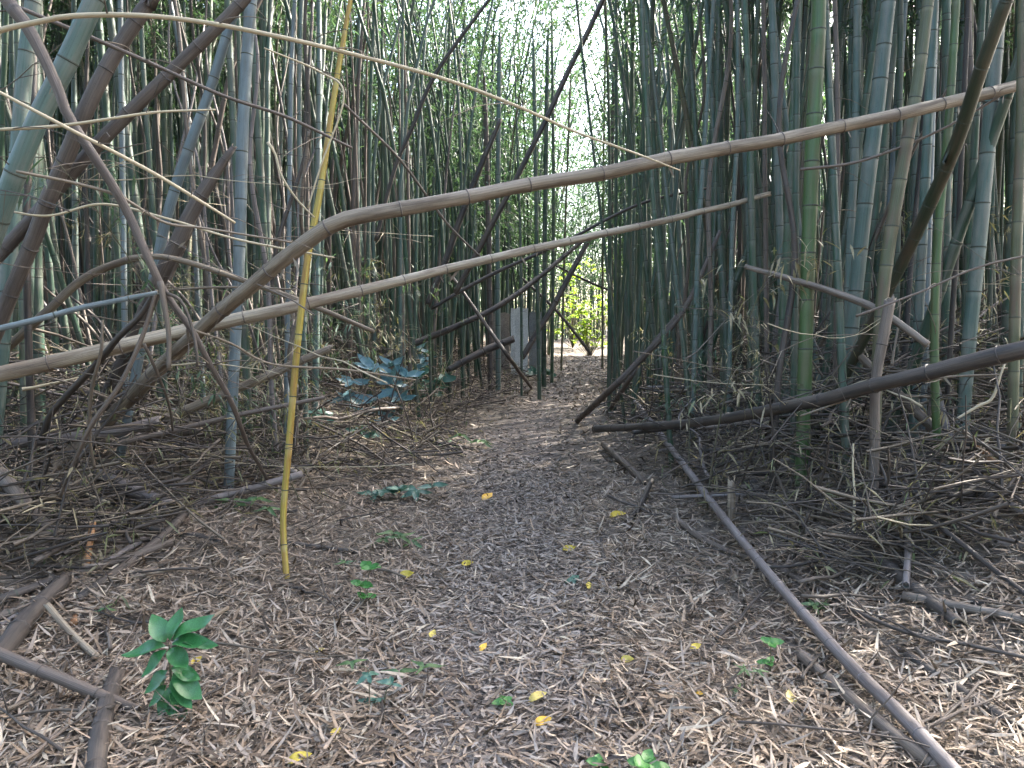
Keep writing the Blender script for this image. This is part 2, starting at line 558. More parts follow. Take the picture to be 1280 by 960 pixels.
ys = np.concatenate([np.linspace(.5, 12, 120), np.linspace(12.2, 32, 90)])
us = np.linspace(-1, 1, 26)
wv = (.60 + .10 * np.sin(ys * 1.9) + .08 * np.sin(ys * 4.7 + 1)) * (1 - .2 * sst((ys - 14) / 5))
X = cx(ys)[:, None] + us[None] * (wv * .95)[:, None] + np.sin(ys * 2.7)[:, None] * .05
Y = np.repeat(ys[:, None], len(us), 1)
Z = hgt(X, Y) + .008 - .03 * np.abs(us[None]) ** 6
nx = len(us)
i, j = np.meshgrid(np.arange(len(ys) - 1), np.arange(nx - 1), indexing='ij')
mb = MB()
mb.add(np.stack([X, Y, Z], -1).reshape(-1, 3), np.stack([i * nx + j, i * nx + j + 1, (i + 1) * nx + j + 1, (i + 1) * nx + j], -1).reshape(-1, 4))
path = mb.build("footpath", ['trod'])
tag(path, kind='structure')


# leaf litter ------------------------------------------------------------------
def litter(name, n, ymin, ymax, xw, lmin, lmax, onpath, mat, power=1.0, wr=.13, hmax=.03):
    y = ymin + (ymax - ymin) * rng.random(n) ** power
    x = rng.uniform(-1, 1, n) * (xw[0] + xw[1] * y)
    d = np.abs(x - cx(y) - .05 * np.sin(y * 2.7))
    pr = sst((d - .22 + rng.normal(0, .14, n)) / .5)
    keep = (rng.random(n) < (1 - pr)) if onpath else (rng.random(n) < np.clip(pr + .25, 0, 1))
    x, y, d = x[keep], y[keep], d[keep]
    n = len(x)
    L = rng.uniform(lmin, lmax, n) * rng.uniform(.7, 1.1, n)
    W = np.clip(L * rng.uniform(wr * .6, wr * 1.5, n), .004, .045)
    th = rng.uniform(0, 2 * math.pi, n)
    z = hgt(x, y) + .004 + (.008 if onpath else 0) + hmax * rng.random(n) ** 2
    dirs = np.stack([np.cos(th), np.sin(th), rng.normal(0, .14 if onpath else .26, n)], 1)
    flat = np.stack([rng.normal(0, .35, n), rng.normal(0, .35, n), np.ones(n)], 1)
    # clumped colour: patches of similar tone plus per-leaf scatter
    pt = .5 + .5 * lump(x * 1.3 + 5, y * 1.3)
    tone = np.clip(rng.beta(1.75, 1.75, n) * .95 + .13 * (pt - .5), 0.0, .999)
    mb = MB()
    leaf_cloud(mb, np.stack([x, y, z], 1), dirs, L, W, 0, tone, flat, droop=rng.normal(.05, .22, n))
    o = mb.build(name, [mat])
    tag(o, kind='stuff')
    return o


litter("leaf_litter", 100000, 1.9, 8.5, (.9, .74), .07, .175, False, 'litter', 1.15, .085, .035)
litter("leaf_litter", 42000, 8.5, 22, (.9, .70), .09, .2, False, 'litter', 1.2)
litter("leaf_litter", 10000, 22, 46, (1, .5), .18, .34, False, 'litter', 1.0)
litter("leaf_litter", 30000, 1.9, 8.0, (.9, .74), .03, .075, False, 'litter', 1.15, .15, .04)
litter("path_leaf_litter", 60000, 1.9, 9, (1.25, 0), .035, .10, True, 'pathlit', 1.05, .16, .018)
litter("path_leaf_litter", 34000, 15, 33, (1.0, .16), .09, .17, True, 'pathlit', 1.0, .19, .015)
litter("leaf_litter", 30000, 14, 34, (1.2, .25), .12, .22, False, 'litter', 1.0)
litter("path_leaf_litter", 36000, 9, 31, (1.3, .14), .06, .14, True, 'pathlit', 1.3, .17, .018)


def blade_mesh(name, mats, L=1.0, Wd=.28, nseg=6, fold=.18, droop=.3, curl=0.0, shape='ellip', ntone=0.0, twist=0.0):
    """one leaf, length 1 along +X, blade in XY, upper side +Z, with a midrib fold"""
    mb = MB()
    xs = np.linspace(0, 1, nseg + 1)
    if shape == 'ellip':
        wv_ = np.sin(np.pi * xs ** .85) ** .8 * Wd
    else:
        wv_ = (np.clip(xs / .25, 0, 1) ** .6) * (1 - xs ** 1.6) * Wd
    wv_[0] = .02 * Wd; wv_[-1] = .01 * Wd
    V = []
    for x, ww in zip(xs, wv_):
        z = -droop * x * x + .06 * math.sin(x * 7 + curl)
        tw = twist * x
        for yy in (-1, 0, 1):
            Y_ = yy * ww * .5
            Z_ = fold * abs(Y_) * 1.6 + .02 * math.sin(9 * x + 2 * yy + curl)
            V.append((x - curl * .1 * yy * yy * x, Y_ * math.cos(tw) - Z_ * math.sin(tw), z + Z_ * math.cos(tw) + Y_ * math.sin(tw)))
    F = []
    for k in range(nseg):
        for q in range(2):
            F.append((k * 3 + q, k * 3 + q + 1, k * 3 + q + 4, k * 3 + q + 3)[::-1])
    mb.add(V, F, 0, None, ntone)
    return mb.mesh(name, mats)


def place_leaf(o, base, tip, up=(0, 0, 1), width=1.0):
    base, tip = Vector(base), Vector(tip)
    x = tip - base
    L = x.length
    x.normalize()
    y = Vector(up).cross(x)
    if y.length < 1e-4: y = Vector((0, 1, 0)).cross(x)
    y.normalize()
    z = x.cross(y)
    m = Matrix((x * L, y * L * width, z * L)).transposed().to_4x4()
    m.translation = base
    o.matrix_local = m


# 300 of the leaves that show largest: pieces of the forest floor
lv = [blade_mesh("fallen_leaf", ['litterone'], Wd=rng.uniform(.09, .16), nseg=5, fold=rng.uniform(-.2, .4), droop=rng.uniform(-.1, .25), curl=rng.uniform(-1, 1), shape='lance', ntone=rng.random(), twist=rng.normal(0, .6)) for k in range(10)]
for k in range(300):
    u, v = rng.uniform(0, 1280), 960 - 330 * rng.random() ** 1.5
    g = G(u, v)
    th = rng.uniform(0, 6.283)
    L = rng.uniform(.09, .17)
    o = link("fallen_leaf", lv[k % 10], ground)
    d = np.array([math.cos(th), math.sin(th), rng.normal(.02, .12)]) * L
    b = g + [0, 0, .012 + .022 * rng.random()]
    place_leaf(o, b - d * .5, b + d * .5, (rng.normal(0, .3), rng.normal(0, .3), 1))


# ------------------------------------------------------------------ crowns (branches with leaves), shared by many culms
def branch_leaves(mb, p0, d0, L, nleaf, ll, lw, twigmat=1, leafmat=0, sag=.5, twr=.004, fan=3):
    """one drooping twig with fans of leaves; returns nothing"""
    t = np.linspace(0, 1, 5)[:, None]
    d0 = d0 / np.linalg.norm(d0)
    p = p0 + d0 * L * t + np.array([0, 0, -1.0]) * L * sag * t ** 2
    tube(mb, p, np.linspace(twr, twr * .35, 5), 3, twigmat, rng.random(), cap=False)
    k = rng.random(nleaf) ** .7
    k = .25 + .75 * np.round(k * 7) / 7
    base = np.stack([np.interp(k, t[:, 0], p[:, q]) for q in range(3)], 1)
    dd = d0 * .6 + rng.normal(0, .62, (nleaf, 3)) + [0, 0, -.35]
    base = base + rng.normal(0, .03, (nleaf, 3))
    return base, dd, ll * rng.uniform(.6, 1.2, nleaf), lw * rng.uniform(.7, 1.2, nleaf), rng.random() * .5 + rng.random(nleaf) * .5


def crown_mesh(curve, h0, H, nb, bl, nleaf, ll, lw):
    mb = MB()
    acc = []
    for i in range(nb):
        h = h0 + (H - h0) * (i + rng.random()) / nb
        f = (h - h0) / (H - h0)
        th = rng.uniform(0, 6.283)
        L = bl * (1 - .55 * f) * rng.uniform(.55, 1.15) * (.55 + .45 * min(1, f * 4))
        el = rng.uniform(.15, .9)
        d = np.array([math.cos(th) * math.cos(el), math.sin(th) * math.cos(el), math.sin(el)])
        p0 = curve(h)
        acc.append(branch_leaves(mb, p0, d, L, int(nleaf * .5), ll, lw))
        for q in range(2):
            s = rng.uniform(.3, .85)
            pp = p0 + d * L * s + np.array([0, 0, -1]) * L * .5 * s * s
            th2 = th + rng.normal(0, .9)
            d2 = np.array([math.cos(th2), math.sin(th2), rng.normal(.1, .3)])
            acc.append(branch_leaves(mb, pp, d2, L * .5, int(nleaf * .3), ll, lw, twr=.0028))
    b, d, l, ww, t = [np.concatenate(q) for q in zip(*acc)]
    leaf_quads(mb, b, d, l, ww, 0, t)
    return mb.mesh("foliage", ['leaf', 'twig'])


hero_crowns = [crown_mesh(lambda h: np.array([0, 0, h]), 0, 4.5, 26, 1.25, 26, .17, .024) for k in range(3)]


# ------------------------------------------------------------------ hero culms and poles traced one by one
def solve(pts, widths):
    P3, r = [], []
    widths = np.interp(np.linspace(0, 1, len(pts)), np.linspace(0, 1, len(widths)), widths)
    for (u, v, d), w_ in zip(pts, widths):
        if d is None:
            g = G(u, v)
            rad = w_ / 2 * g[1] / F
            g = g + [0, 0, rad * .75]
        elif d < 0:
            g = G(u, v, -d)          # lifted above the ground by -d metres
            rad = w_ / 2 * g[1] / F
        else:
            g = P(u, v, d)
            rad = w_ / 2 * d / F
        P3.append(g); r.append(rad)
    return np.array(P3), np.array(r)


def pole(name, label, cat, pts, widths, mat, inter=.3, sides=12, group=None, ends='..', root=False, top=0.0, wob=.02,
         rings=True, crown=None, twigs=0, per=8, strips=0):
    P3, r = solve(pts, widths)
    if root:                                            # carry on down into the soil from the last point
        d = P3[-1] - P3[-2]
        d = d / np.linalg.norm(d)
        q = P3[-1].copy()
        for k in range(400):
            if q[2] < hgt(q[0], q[1]) - .06: break
            q = q + d * .03
        if np.linalg.norm(q - P3[-1]) > .05:
            P3 = np.vstack([P3, q]); r = np.append(r, r[-1] * 1.03)
    if top:                                             # carry on up to height `top` from the first point
        d = P3[0] - P3[1]
        d = d / np.linalg.norm(d)
        tz = max(1.0, (top - P3[0][2]) / max(d[2], .35))
        q1 = P3[0] + d * tz * .5
        q2 = P3[0] + d * tz + np.array([d[0], d[1], 0]) * .6
        P3 = np.vstack([q2, q1, P3]); r = np.concatenate([[r[0] * .35, r[0] * .8], r])
    org = P3[-1].copy() if root else P3[len(P3) // 2].copy()
    pth = catmull(P3, per)
    s_old = np.concatenate([[0], np.cumsum(np.linalg.norm(np.diff(P3, axis=0), axis=1))])
    rr = np.interp(np.linspace(0, 1, len(pth)), np.linspace(0, 1, len(r)), r)
    L = plen(pth)
    mb = MB()
    tone = rng.random()
    nodes = []
    if inter:
        k = inter * rng.uniform(.2, .9)
        while k < L - .04:
            nodes.append(k)
            k += inter * rng.uniform(.82, 1.15)
    st = max(.03, min(.09, L / 60)) if wob > .012 else max(.06, L / 70)
    s_new = np.unique(np.concatenate([np.linspace(0, L, max(6, int(L / st))), nodes, np.array(nodes) - .02, np.array(nodes) + .02]).clip(0, L)) if nodes else np.linspace(0, L, max(6, int(L / st)))
    p, q = resample(pth, rr, s_new)
    pale = np.zeros(len(p))
    for nd in nodes:
        pale += .34 * np.exp(-((s_new - nd - .018) / .014) ** 2) * (mat in ('green', 'bright', 'teal', 'blue', 'yellow', 'olive'))
        q = q * (1 + .035 * np.exp(-((s_new - nd) / .02) ** 2))
        if wob > .012:
            kick = rng.normal(0, q.mean() * .07, 3)
            p = p + kick * np.exp(-((s_new - nd) / (inter * .6)) ** 2)[:, None]
    tube(mb, p - org, q, sides, 0, tone, 0, wob, np.clip(pale, 0, 1), cap=True)
    for e, row, nb in ((ends[0], 0, 1), (ends[1], -1, -2)):
        if e == 'j':
            jagged_end(mb, p[row] - org, p[row] - p[nb], q[row], sides, 0, 1, 2, .9 if sides > 8 else .5, tone)
    o = mb.build(name, [mat, 'inner', 'hollow'])
    o.location = org
    tag(o, label, cat, group)
    if rings:
        for nd in nodes:
            h = max(.0035, np.interp(nd, s_new, q) * .11)
            ss = np.array([nd - h, nd - h * .4, nd + h * .4, nd + h])
            if ss[0] < 0 or ss[-1] > L: continue
            c, rq = resample(p, q, ss)
            if c[1][2] < hgt(c[1][0], c[1][1]): continue
            m2 = MB()
            tube(m2, c - org, rq * np.array([1.004, 1.05, 1.05, 1.004]) ** (1.0 if wob < .012 else 2.0), sides, 0, rng.random(), 0, .01, None, cap=False)
            m2.build("node_ring", ['node' if mat in ('green', 'bright', 'teal', 'blue', 'olive', 'yellow', 'dusk') else {'dark': 'dark', 'dead': 'dark', 'dusty': 'dark', 'brown': 'dusty', 'tan': 'dead'}.get(mat, mat)], o)
    for k in range(strips):                             # loose bark strips and sheath rags
        s = rng.uniform(.1, .9) * L
        c, rq = resample(p, q, np.array([s, s + .02]))
        t = (c[1] - c[0]); t /= np.linalg.norm(t)
        m2 = MB()
        ln = rng.uniform(.05, .14)
        side = np.cross(t, [0, 0, 1.0]); side /= np.linalg.norm(side) + 1e-9
        pp = c[0] - org + rq[0] * (np.array([0, 0, -.9]) + side * rng.uniform(-.6, .6))
        leaf_cloud(m2, pp[None], (np.array([0, 0, -1.0]) * rng.uniform(.3, 1) + t * rng.uniform(-.6, .6))[None], [ln], [ln * .16], 0, np.array([.3]), side[None])
        m2.build("bark_strip", ['brown'], o)
    for k in range(twigs):                              # bare side twigs
        if not nodes: break
        s = nodes[int(rng.integers(len(nodes)))]
        c, rq = resample(p, q, np.array([s, min(L, s + .02)]))
        m2 = MB()
        d = rng.normal(0, 1, 3); d[2] = abs(d[2]) * .4
        ln = rng.uniform(.15, .5)
        tt = np.linspace(0, 1, 6)[:, None]
        pp = c[0] - org + d / np.linalg.norm(d) * ln * tt + np.array([0, 0, -.4 * ln]) * tt ** 2 + rng.normal(0, .006, (6, 3)) * tt
        tube(m2, pp, np.linspace(min(.005, rq[0] * .35), .0012, 6), 5, 0, rng.random())
        m2.build("side_twig", ['twig'], o)
    if crown is not None:
        d = P3[0] - P3[1]
        c = link("foliage", hero_crowns[crown % 3], o, Vector(P3[1] - org))
        c.rotation_euler = (0, 0, rng.uniform(0, 6.28))
    return o


# --- fallen and broken poles across the path
pole("fallen_pole", "long snapped dead bamboo pole slanting over the path, bent sharply near the yellow cane", "fallen pole",
     [(1440, 68, 6.0), (1280, 105, 5.6), (1100, 148, 5.25), (900, 187, 4.95), (700, 225, 4.7), (520, 257, 4.45), (440, 271, 4.4), (408, 284, 4.4), (370, 312, 4.45), (300, 370, 4.6), (262, 402, 4.8), (190, 470, 5.5), (120, 540, 6.2), (45, 606, None)],
     [13, 14, 15, 16, 17, 18, 19, 19, 19, 18, 18, 18, 17, 16], 'brown', .42, 16, ends='jj', wob=.055, per=10, strips=14, twigs=4)
pole("fallen_pole", "straight pale tan dead pole resting just below the snapped pole", "fallen pole",
     [(960, 243, 7.6), (890, 262, 7.2), (760, 291, 6.6), (600, 326, 6.0), (470, 359, 5.6), (370, 383, 5.35), (270, 405, 5.2), (150, 433, 5.0), (0, 468, 4.8), (-130, 500, 4.7)],
     [6, 7, 9, 10.5, 13, 15, 16.5, 18.5, 20, 20], 'tan', .4, 16, ends='jj', wob=.05, per=8, strips=12, twigs=3)
pole("fallen_pole", "thick dark dead pole lying across the brush among the green culms", "fallen pole",
     [(1400, 410, 4.1), (1280, 437, 4.3), (1186, 459, 4.6), (1102, 480, 4.95), (1001, 505, 5.6), (930, 519, 6.3), (880, 527, 7.0), (810, 533, 8.2), (745, 536, 9.6)],
     [25, 23, 20, 18, 16, 14, 12, 10, 9], 'dark', .45, 16, ends='.j', wob=.055, strips=8, twigs=3)
pole("fallen_pole", "smooth greyish brown pole lying on the litter beside the path, pointing along it", "fallen pole",
     [(794, 502, -.3), (850, 575, -.22), (905, 648, -.16), (985, 745, -.12), (1060, 828, -.09), (1130, 897, -.08), (1200, 972, -.08), (1260, 1030, -.08)],
     [6, 8, 10, 12.5, 15.5, 18, 21, 23], 'grey', .42, 14, ends='j.', wob=.012)
pole("fallen_pole", "shorter dark brown pole half sunk in litter under the smooth greyish pole", "fallen pole",
     [(1000, 818, -.03), (1060, 870, -.035), (1135, 932, -.035), (1190, 975, -.04)], [13, 16, 18, 19], 'dead', .3, 12, ends='j.', wob=.03)
pole("fallen_pole", "low dead pole rising from the brushwood behind the yellow cane", "fallen pole",
     [(412, 436, 6.6), (350, 463, 6.5), (270, 497, 6.4), (215, 520, 6.35), (165, 535, 6.3)], [9, 11, 12, 13, 13], 'brown', .35, 12, ends='jj', wob=.03, strips=2)
pole("fallen_pole", "split grey lath lying level over the brush below the pale tan pole", "fallen pole",
     [(200, 527, 6.2), (150, 538, 6.1), (70, 548, 5.9), (-40, 561, 5.7)], [15, 15, 14, 14], 'grey', .4, 10, ends='jj', wob=.04)
pole("fallen_pole", "thin brown stick below the low dead pole, just off the litter", "fallen pole",
     [(405, 497, 6.4), (340, 510, 6.3), (285, 522, 6.2), (210, 540, 6.0), (141, 556, 5.8)], [5, 6, 7, 7, 7], 'dead', .3, 8, ends='j.', wob=.03)
pole("bent_culm", "dead bamboo arched over like a low bow behind the forked dead branch", "bent culm",
     [(-20, 462, 6.0), (50, 398, 5.9), (100, 352, 5.9), (150, 328, 5.9), (185, 321, 5.9), (215, 323, 5.9), (260, 335, 6.0), (302, 350, 6.1), (366, 373, 6.2), (430, 399, 6.4), (466, 414, 6.5)],
     [11, 11, 10, 9, 8, 7, 7, 7, 7, 6, 5], 'brown', .35, 12, wob=.04, ends='.j', strips=4)
pole("fallen_cane", "slim bluish grey cane lying level above the brush, below the bow", "cane",
     [(195, 366, 4.4), (140, 377, 4.35), (100, 385, 4.3), (40, 401, 4.2), (-40, 420, 4.1)], [5, 6.5, 7, 7.5, 8], 'blue', .35, 10, ends='j.', wob=.012)
# --- forked dead branch hanging in front
pole("dead_branch", "dark crooked dead branch coming down in front of the grove, forking at its foot", "branch",
     [(-30, -70, 3.9), (8, 0, 3.9), (38, 40, 3.9), (70, 105, 3.9), (88, 150, 3.9), (135, 222, 3.95), (160, 266, 4.0), (185, 322, 4.0), (206, 366, 4.05), (238, 410, 4.1), (262, 455, 4.2), (290, 505, 4.4), (312, 560, 4.9), (340, 610, None)],
     [18, 17, 15, 13, 12, 11, 11, 10, 9, 8, 7, 7, 5, 4], 'dusty', .5, 12, wob=.05, rings=False, strips=4, twigs=8)
for lab, pts, ws in (
    ("pale bare twig dangling from the fork of the crooked branch", [(200, 352, 4.0), (206, 385, 3.98), (211, 420, 3.97), (211, 462, 3.95)], [8, 7, 6, 6]),
    ("thin forked twig hanging below the crooked branch over the tan pole", [(206, 366, 4.02), (225, 375, 4.0), (238, 402, 4.0), (246, 440, 3.98), (246, 458, 3.98)], [5, 4, 4, 4, 3]),
    ("long thin twig trailing from the crooked branch to the litter", [(180, 430, 4.1), (196, 465, 4.2), (211, 505, 4.4), (216, 538, 4.6)], [4, 4, 3, 3])):
    pole("dead_twig", lab, "twig", pts, ws, 'twig', 0, 7, wob=.04, rings=False)
pole("dead_branch", "dark bent branch dropping from the bow into the brush", "branch",
     [(193, 366, 4.6), (175, 395, 4.7), (150, 420, 4.8), (125, 450, 5.0), (78, 500, 5.3), (62, 520, 5.4), (52, 548, 5.5)], [6, 8, 8, 9, 9, 8, 8], 'dark', .4, 8, wob=.04, rings=False)
pole("dead_branch", "slender forked branch leaning from the tan pole down to the litter", "branch",
     [(196, 362, 4.5), (178, 420, 4.5), (150, 480, 4.5), (115, 530, 4.5), (92, 580, 4.6), (75, 620, 4.7)], [4, 6, 6, 6, 5, 4], 'dead', .4, 7, wob=.04, rings=False)
pole("dead_branch", "pale upright twig crossing the split grey lath", "branch",
     [(128, 400, 4.4), (126, 440, 4.4), (114, 490, 4.5), (112, 545, 4.6), (118, 585, 4.7)], [3, 4, 5, 4, 4], 'twig', .4, 7, wob=.04, rings=False)
pole("broken_culm", "broken brown culm stub leaning up with a splintered top behind the dead branch", "broken culm",
     [(292, 186, 6.1), (262, 230, 6.1), (240, 265, 6.1), (217, 312, 6.1), (190, 370, 6.2), (160, 440, 6.4)], [7, 15, 18, 19, 19, 19], 'dusty', .4, 14, ends='j.', wob=.05, root=True, strips=4)

# --- thin canes over the view
pole("arched_cane", "long straw yellow cane arching across the top of the view", "cane",
     [(-60, 60, 3.0), (0, 38, 3.0), (45, 28, 3.0), (90, 20, 3.0), (170, 19, 3.0), (250, 27, 3.05), (345, 45, 3.1), (430, 65, 3.2), (550, 97, 3.35), (640, 130, 3.5), (720, 165, 3.65), (790, 190, 3.75), (850, 213, 3.85)],
     [7, 7, 6.5, 6.5, 6, 5.5, 5.5, 5, 4.5, 4, 3.2, 2.6, 1.6], 'straw', .42, 9, wob=.01, twigs=10)
pole("yellow_cane", "bright yellow upright bamboo cane standing in the litter beside the path", "cane",
     [(447, -60, 5.35), (438, 0, 5.3), (420, 105, 5.25), (400, 240, 5.15), (385, 320, 5.1), (371, 440, 5.05), (361, 560, 5.0), (354, 650, 4.95), (358, 722, None)],
     [5, 5.5, 7, 8, 8.5, 8.5, 8.5, 8, 8], 'yellow', .36, 12, root=True, top=4.6, wob=.006, twigs=12, strips=5)
for lab, pts, ws, mt in (
    ("pale straw twig sloping down past the blue grey culm, tip forked", [(-20, 105, 3.4), (80, 158, 3.45), (180, 210, 3.6), (240, 245, 3.7), (294, 279, 3.8)], [4, 4.5, 4.5, 4, 3], 'straw'),
    ("thin twig from the blue culm to the yellow cane, sloping gently", [(20, 214, 3.8), (90, 228, 3.9), (150, 246, 4.0), (205, 278, 4.1), (260, 286, 4.2), (365, 303, 4.3)], [3.5, 4, 4, 3.5, 3, 2.4], 'twig'),
    ("long grey twig rising over the brush toward the dead branch top", [(0, 162, 3.7), (70, 158, 3.7), (140, 148, 3.7), (200, 140, 3.75), (270, 137, 3.8)], [4, 4, 3.6, 3, 2], 'straw'),
    ("thin dark twig running down from the arched cane to the pole bend", [(25, 10, 4.4), (110, 45, 4.5), (190, 80, 4.6), (280, 120, 4.7), (360, 147, 4.9), (440, 185, 5.1)], [5, 5, 5, 4, 4, 3], 'dead'),
    ("pale drooping dry twig beside the yellow cane", [(335, 178, 4.6), (345, 195, 4.6), (352, 220, 4.6), (372, 250, 4.65), (393, 272, 4.7)], [5, 3, 3, 2.5, 2], 'straw'),
    ("thin straw twig under the bow, running level to the blue culm", [(150, 372, 5.2), (220, 362, 5.2), (300, 359, 5.2), (370, 362, 5.3)], [3, 3, 3, 2], 'twig'),
    ("wiry twig from the pole bend sloping below the tan pole", [(0, 262, 4.6), (60, 270, 4.6), (130, 255, 4.7), (215, 275, 4.7), (300, 300, 4.8), (418, 322, 5.0)], [2.6, 3, 3, 3, 3, 2], 'straw'),
    ("brown wiry twig hanging from the tan pole past the yellow cane", [(243, 413, 4.5), (290, 430, 4.7), (340, 455, 4.9), (430, 462, 5.2), (520, 475, 5.6)], [3.4, 3.2, 3, 3, 2], 'twig'),
    ("leafless twig sloping across the yellow cane above the low plant", [(330, 60, 4.6), (400, 90, 4.8), (430, 120, 4.8), (400, 210, 4.8), (385, 260, 4.8)], [2, 2.6, 2.6, 2.2, 2], 'straw'),
    ("fine dark twig crossing the tan pole toward the slab", [(430, 130, 6.5), (500, 200, 6.8), (560, 280, 7.2), (610, 330, 7.5)], [3.4, 3.4, 3, 2.4], 'dead'),
    ("white tipped forked twig in front of the olive trunks", [(1195, 524, 5.2), (1222, 508, 5.2), (1240, 498, 5.2), (1250, 470, 5.2), (1256, 455, 5.2)], [3, 4, 4, 3, 2], 'straw'),
    ("long thin straw blade arching over the dark dead pole", [(1000, 520, 5.4), (1100, 487, 5.2), (1180, 472, 5.0), (1250, 468, 4.8)], [2.4, 3, 3, 2], 'twig'),
    ("fine dark twig sloping between the green culms above the dark pole", [(1070, 395, 5.0), (1150, 365, 5.0), (1220, 335, 5.0), (1290, 318, 5.0)], [3.4, 3, 3, 3], 'dead'),
    ("dark wiry twig rising below the snapped pole among green culms", [(1000, 212, 5.6), (1060, 205, 5.6), (1110, 190, 5.6), (1170, 165, 5.6), (1220, 138, 5.6), (1290, 95, 5.6)], [3.6, 3.6, 3.4, 3.2, 3, 3], 'dead'),
):
    pole("dry_twig", lab, "twig", pts, ws, mt, .22, 6, wob=.03, rings=False, twigs=4)

# --- dark leaning dead stems over the path, middle distance
for lab, pts, ws in (
    ("long dark dead stem leaning high over the path toward the tan pole", [(770, -40, 11), (754, 0, 11), (714, 82, 11), (674, 167, 11), (626, 260, 11), (570, 365, 11.2)], [6.5, 6.5, 6.5, 6.5, 7, 7]),
    ("dark dead stem leaning from the slab up over the path", [(738, 296, 17), (694, 378, 16.5), (653, 446, 16)], [6, 7, 7]),
    ("thin dark stem sloping steeply in front of the dense grove", [(618, -10, 10), (546, 90, 10), (515, 160, 10), (492, 215, 10), (470, 300, 10)], [4, 5, 5, 5, 5]),
    ("dark stem slanting down behind the tan pole beside the grove", [(625, 150, 12), (603, 202, 12), (580, 260, 12), (559, 320, 12), (535, 380, 12)], [5, 7, 8, 8, 8]),
    ("black dead log propped against the grove foot before the slab", [(730, 300, 15), (640, 372, 14), (570, 408, 13.6), (526, 426, 13.5), (470, 452, 13)], [5, 7, 8, 9, 8]),
    ("short black stub with a blunt end poking out before the slab", [(641, 424, 14), (606, 438, 13.8), (560, 462, 13.5)], [9, 10, 8]),
    ("thin pole sloping down to the path edge before the slab", [(566, 347, 13), (610, 410, 12.8), (640, 452, 12.6), (664, 484, -.05)], [4, 5, 5, 4]),
    ("straight thin stem sloping down behind the slab to the path crest", [(650, 345, 20), (694, 387, 20), (720, 418, 20), (738, 442, 20)], [3, 4, 4, 4]),
    ("long thin stem leaning up from the path edge through the grove", [(900, 290, 9), (855, 387, 9), (800, 450, 9.2), (760, 490, 9.6), (722, 526, -.04)], [5, 7, 8, 8, 7]),
    ("dark thin stem crossing level below the tan pole over the path", [(900, 232, 12), (800, 255, 12), (700, 305, 12), (610, 345, 12), (540, 385, 12)], [3, 4, 4, 5, 5]),
    ("dark stem slanting down to the clearing through the far culms", [(690, 330, 22), (760, 362, 22), (820, 375, 22), (900, 395, 22)], [3, 3, 3, 3]),
    ("leaning brown stem crossing above the smooth pole tip", [(845, 395, 10.5), (808, 440, 10.5), (783, 480, 10.5), (760, 515, -.03)], [4, 5, 6, 5]),
):
    pole("leaning_culm", lab, "dead culm", pts, ws, 'dusty' if 'dark' not in lab and 'black' not in lab else 'dark', .4, 8, wob=.03, ends='jj', rings=True, twigs=2)

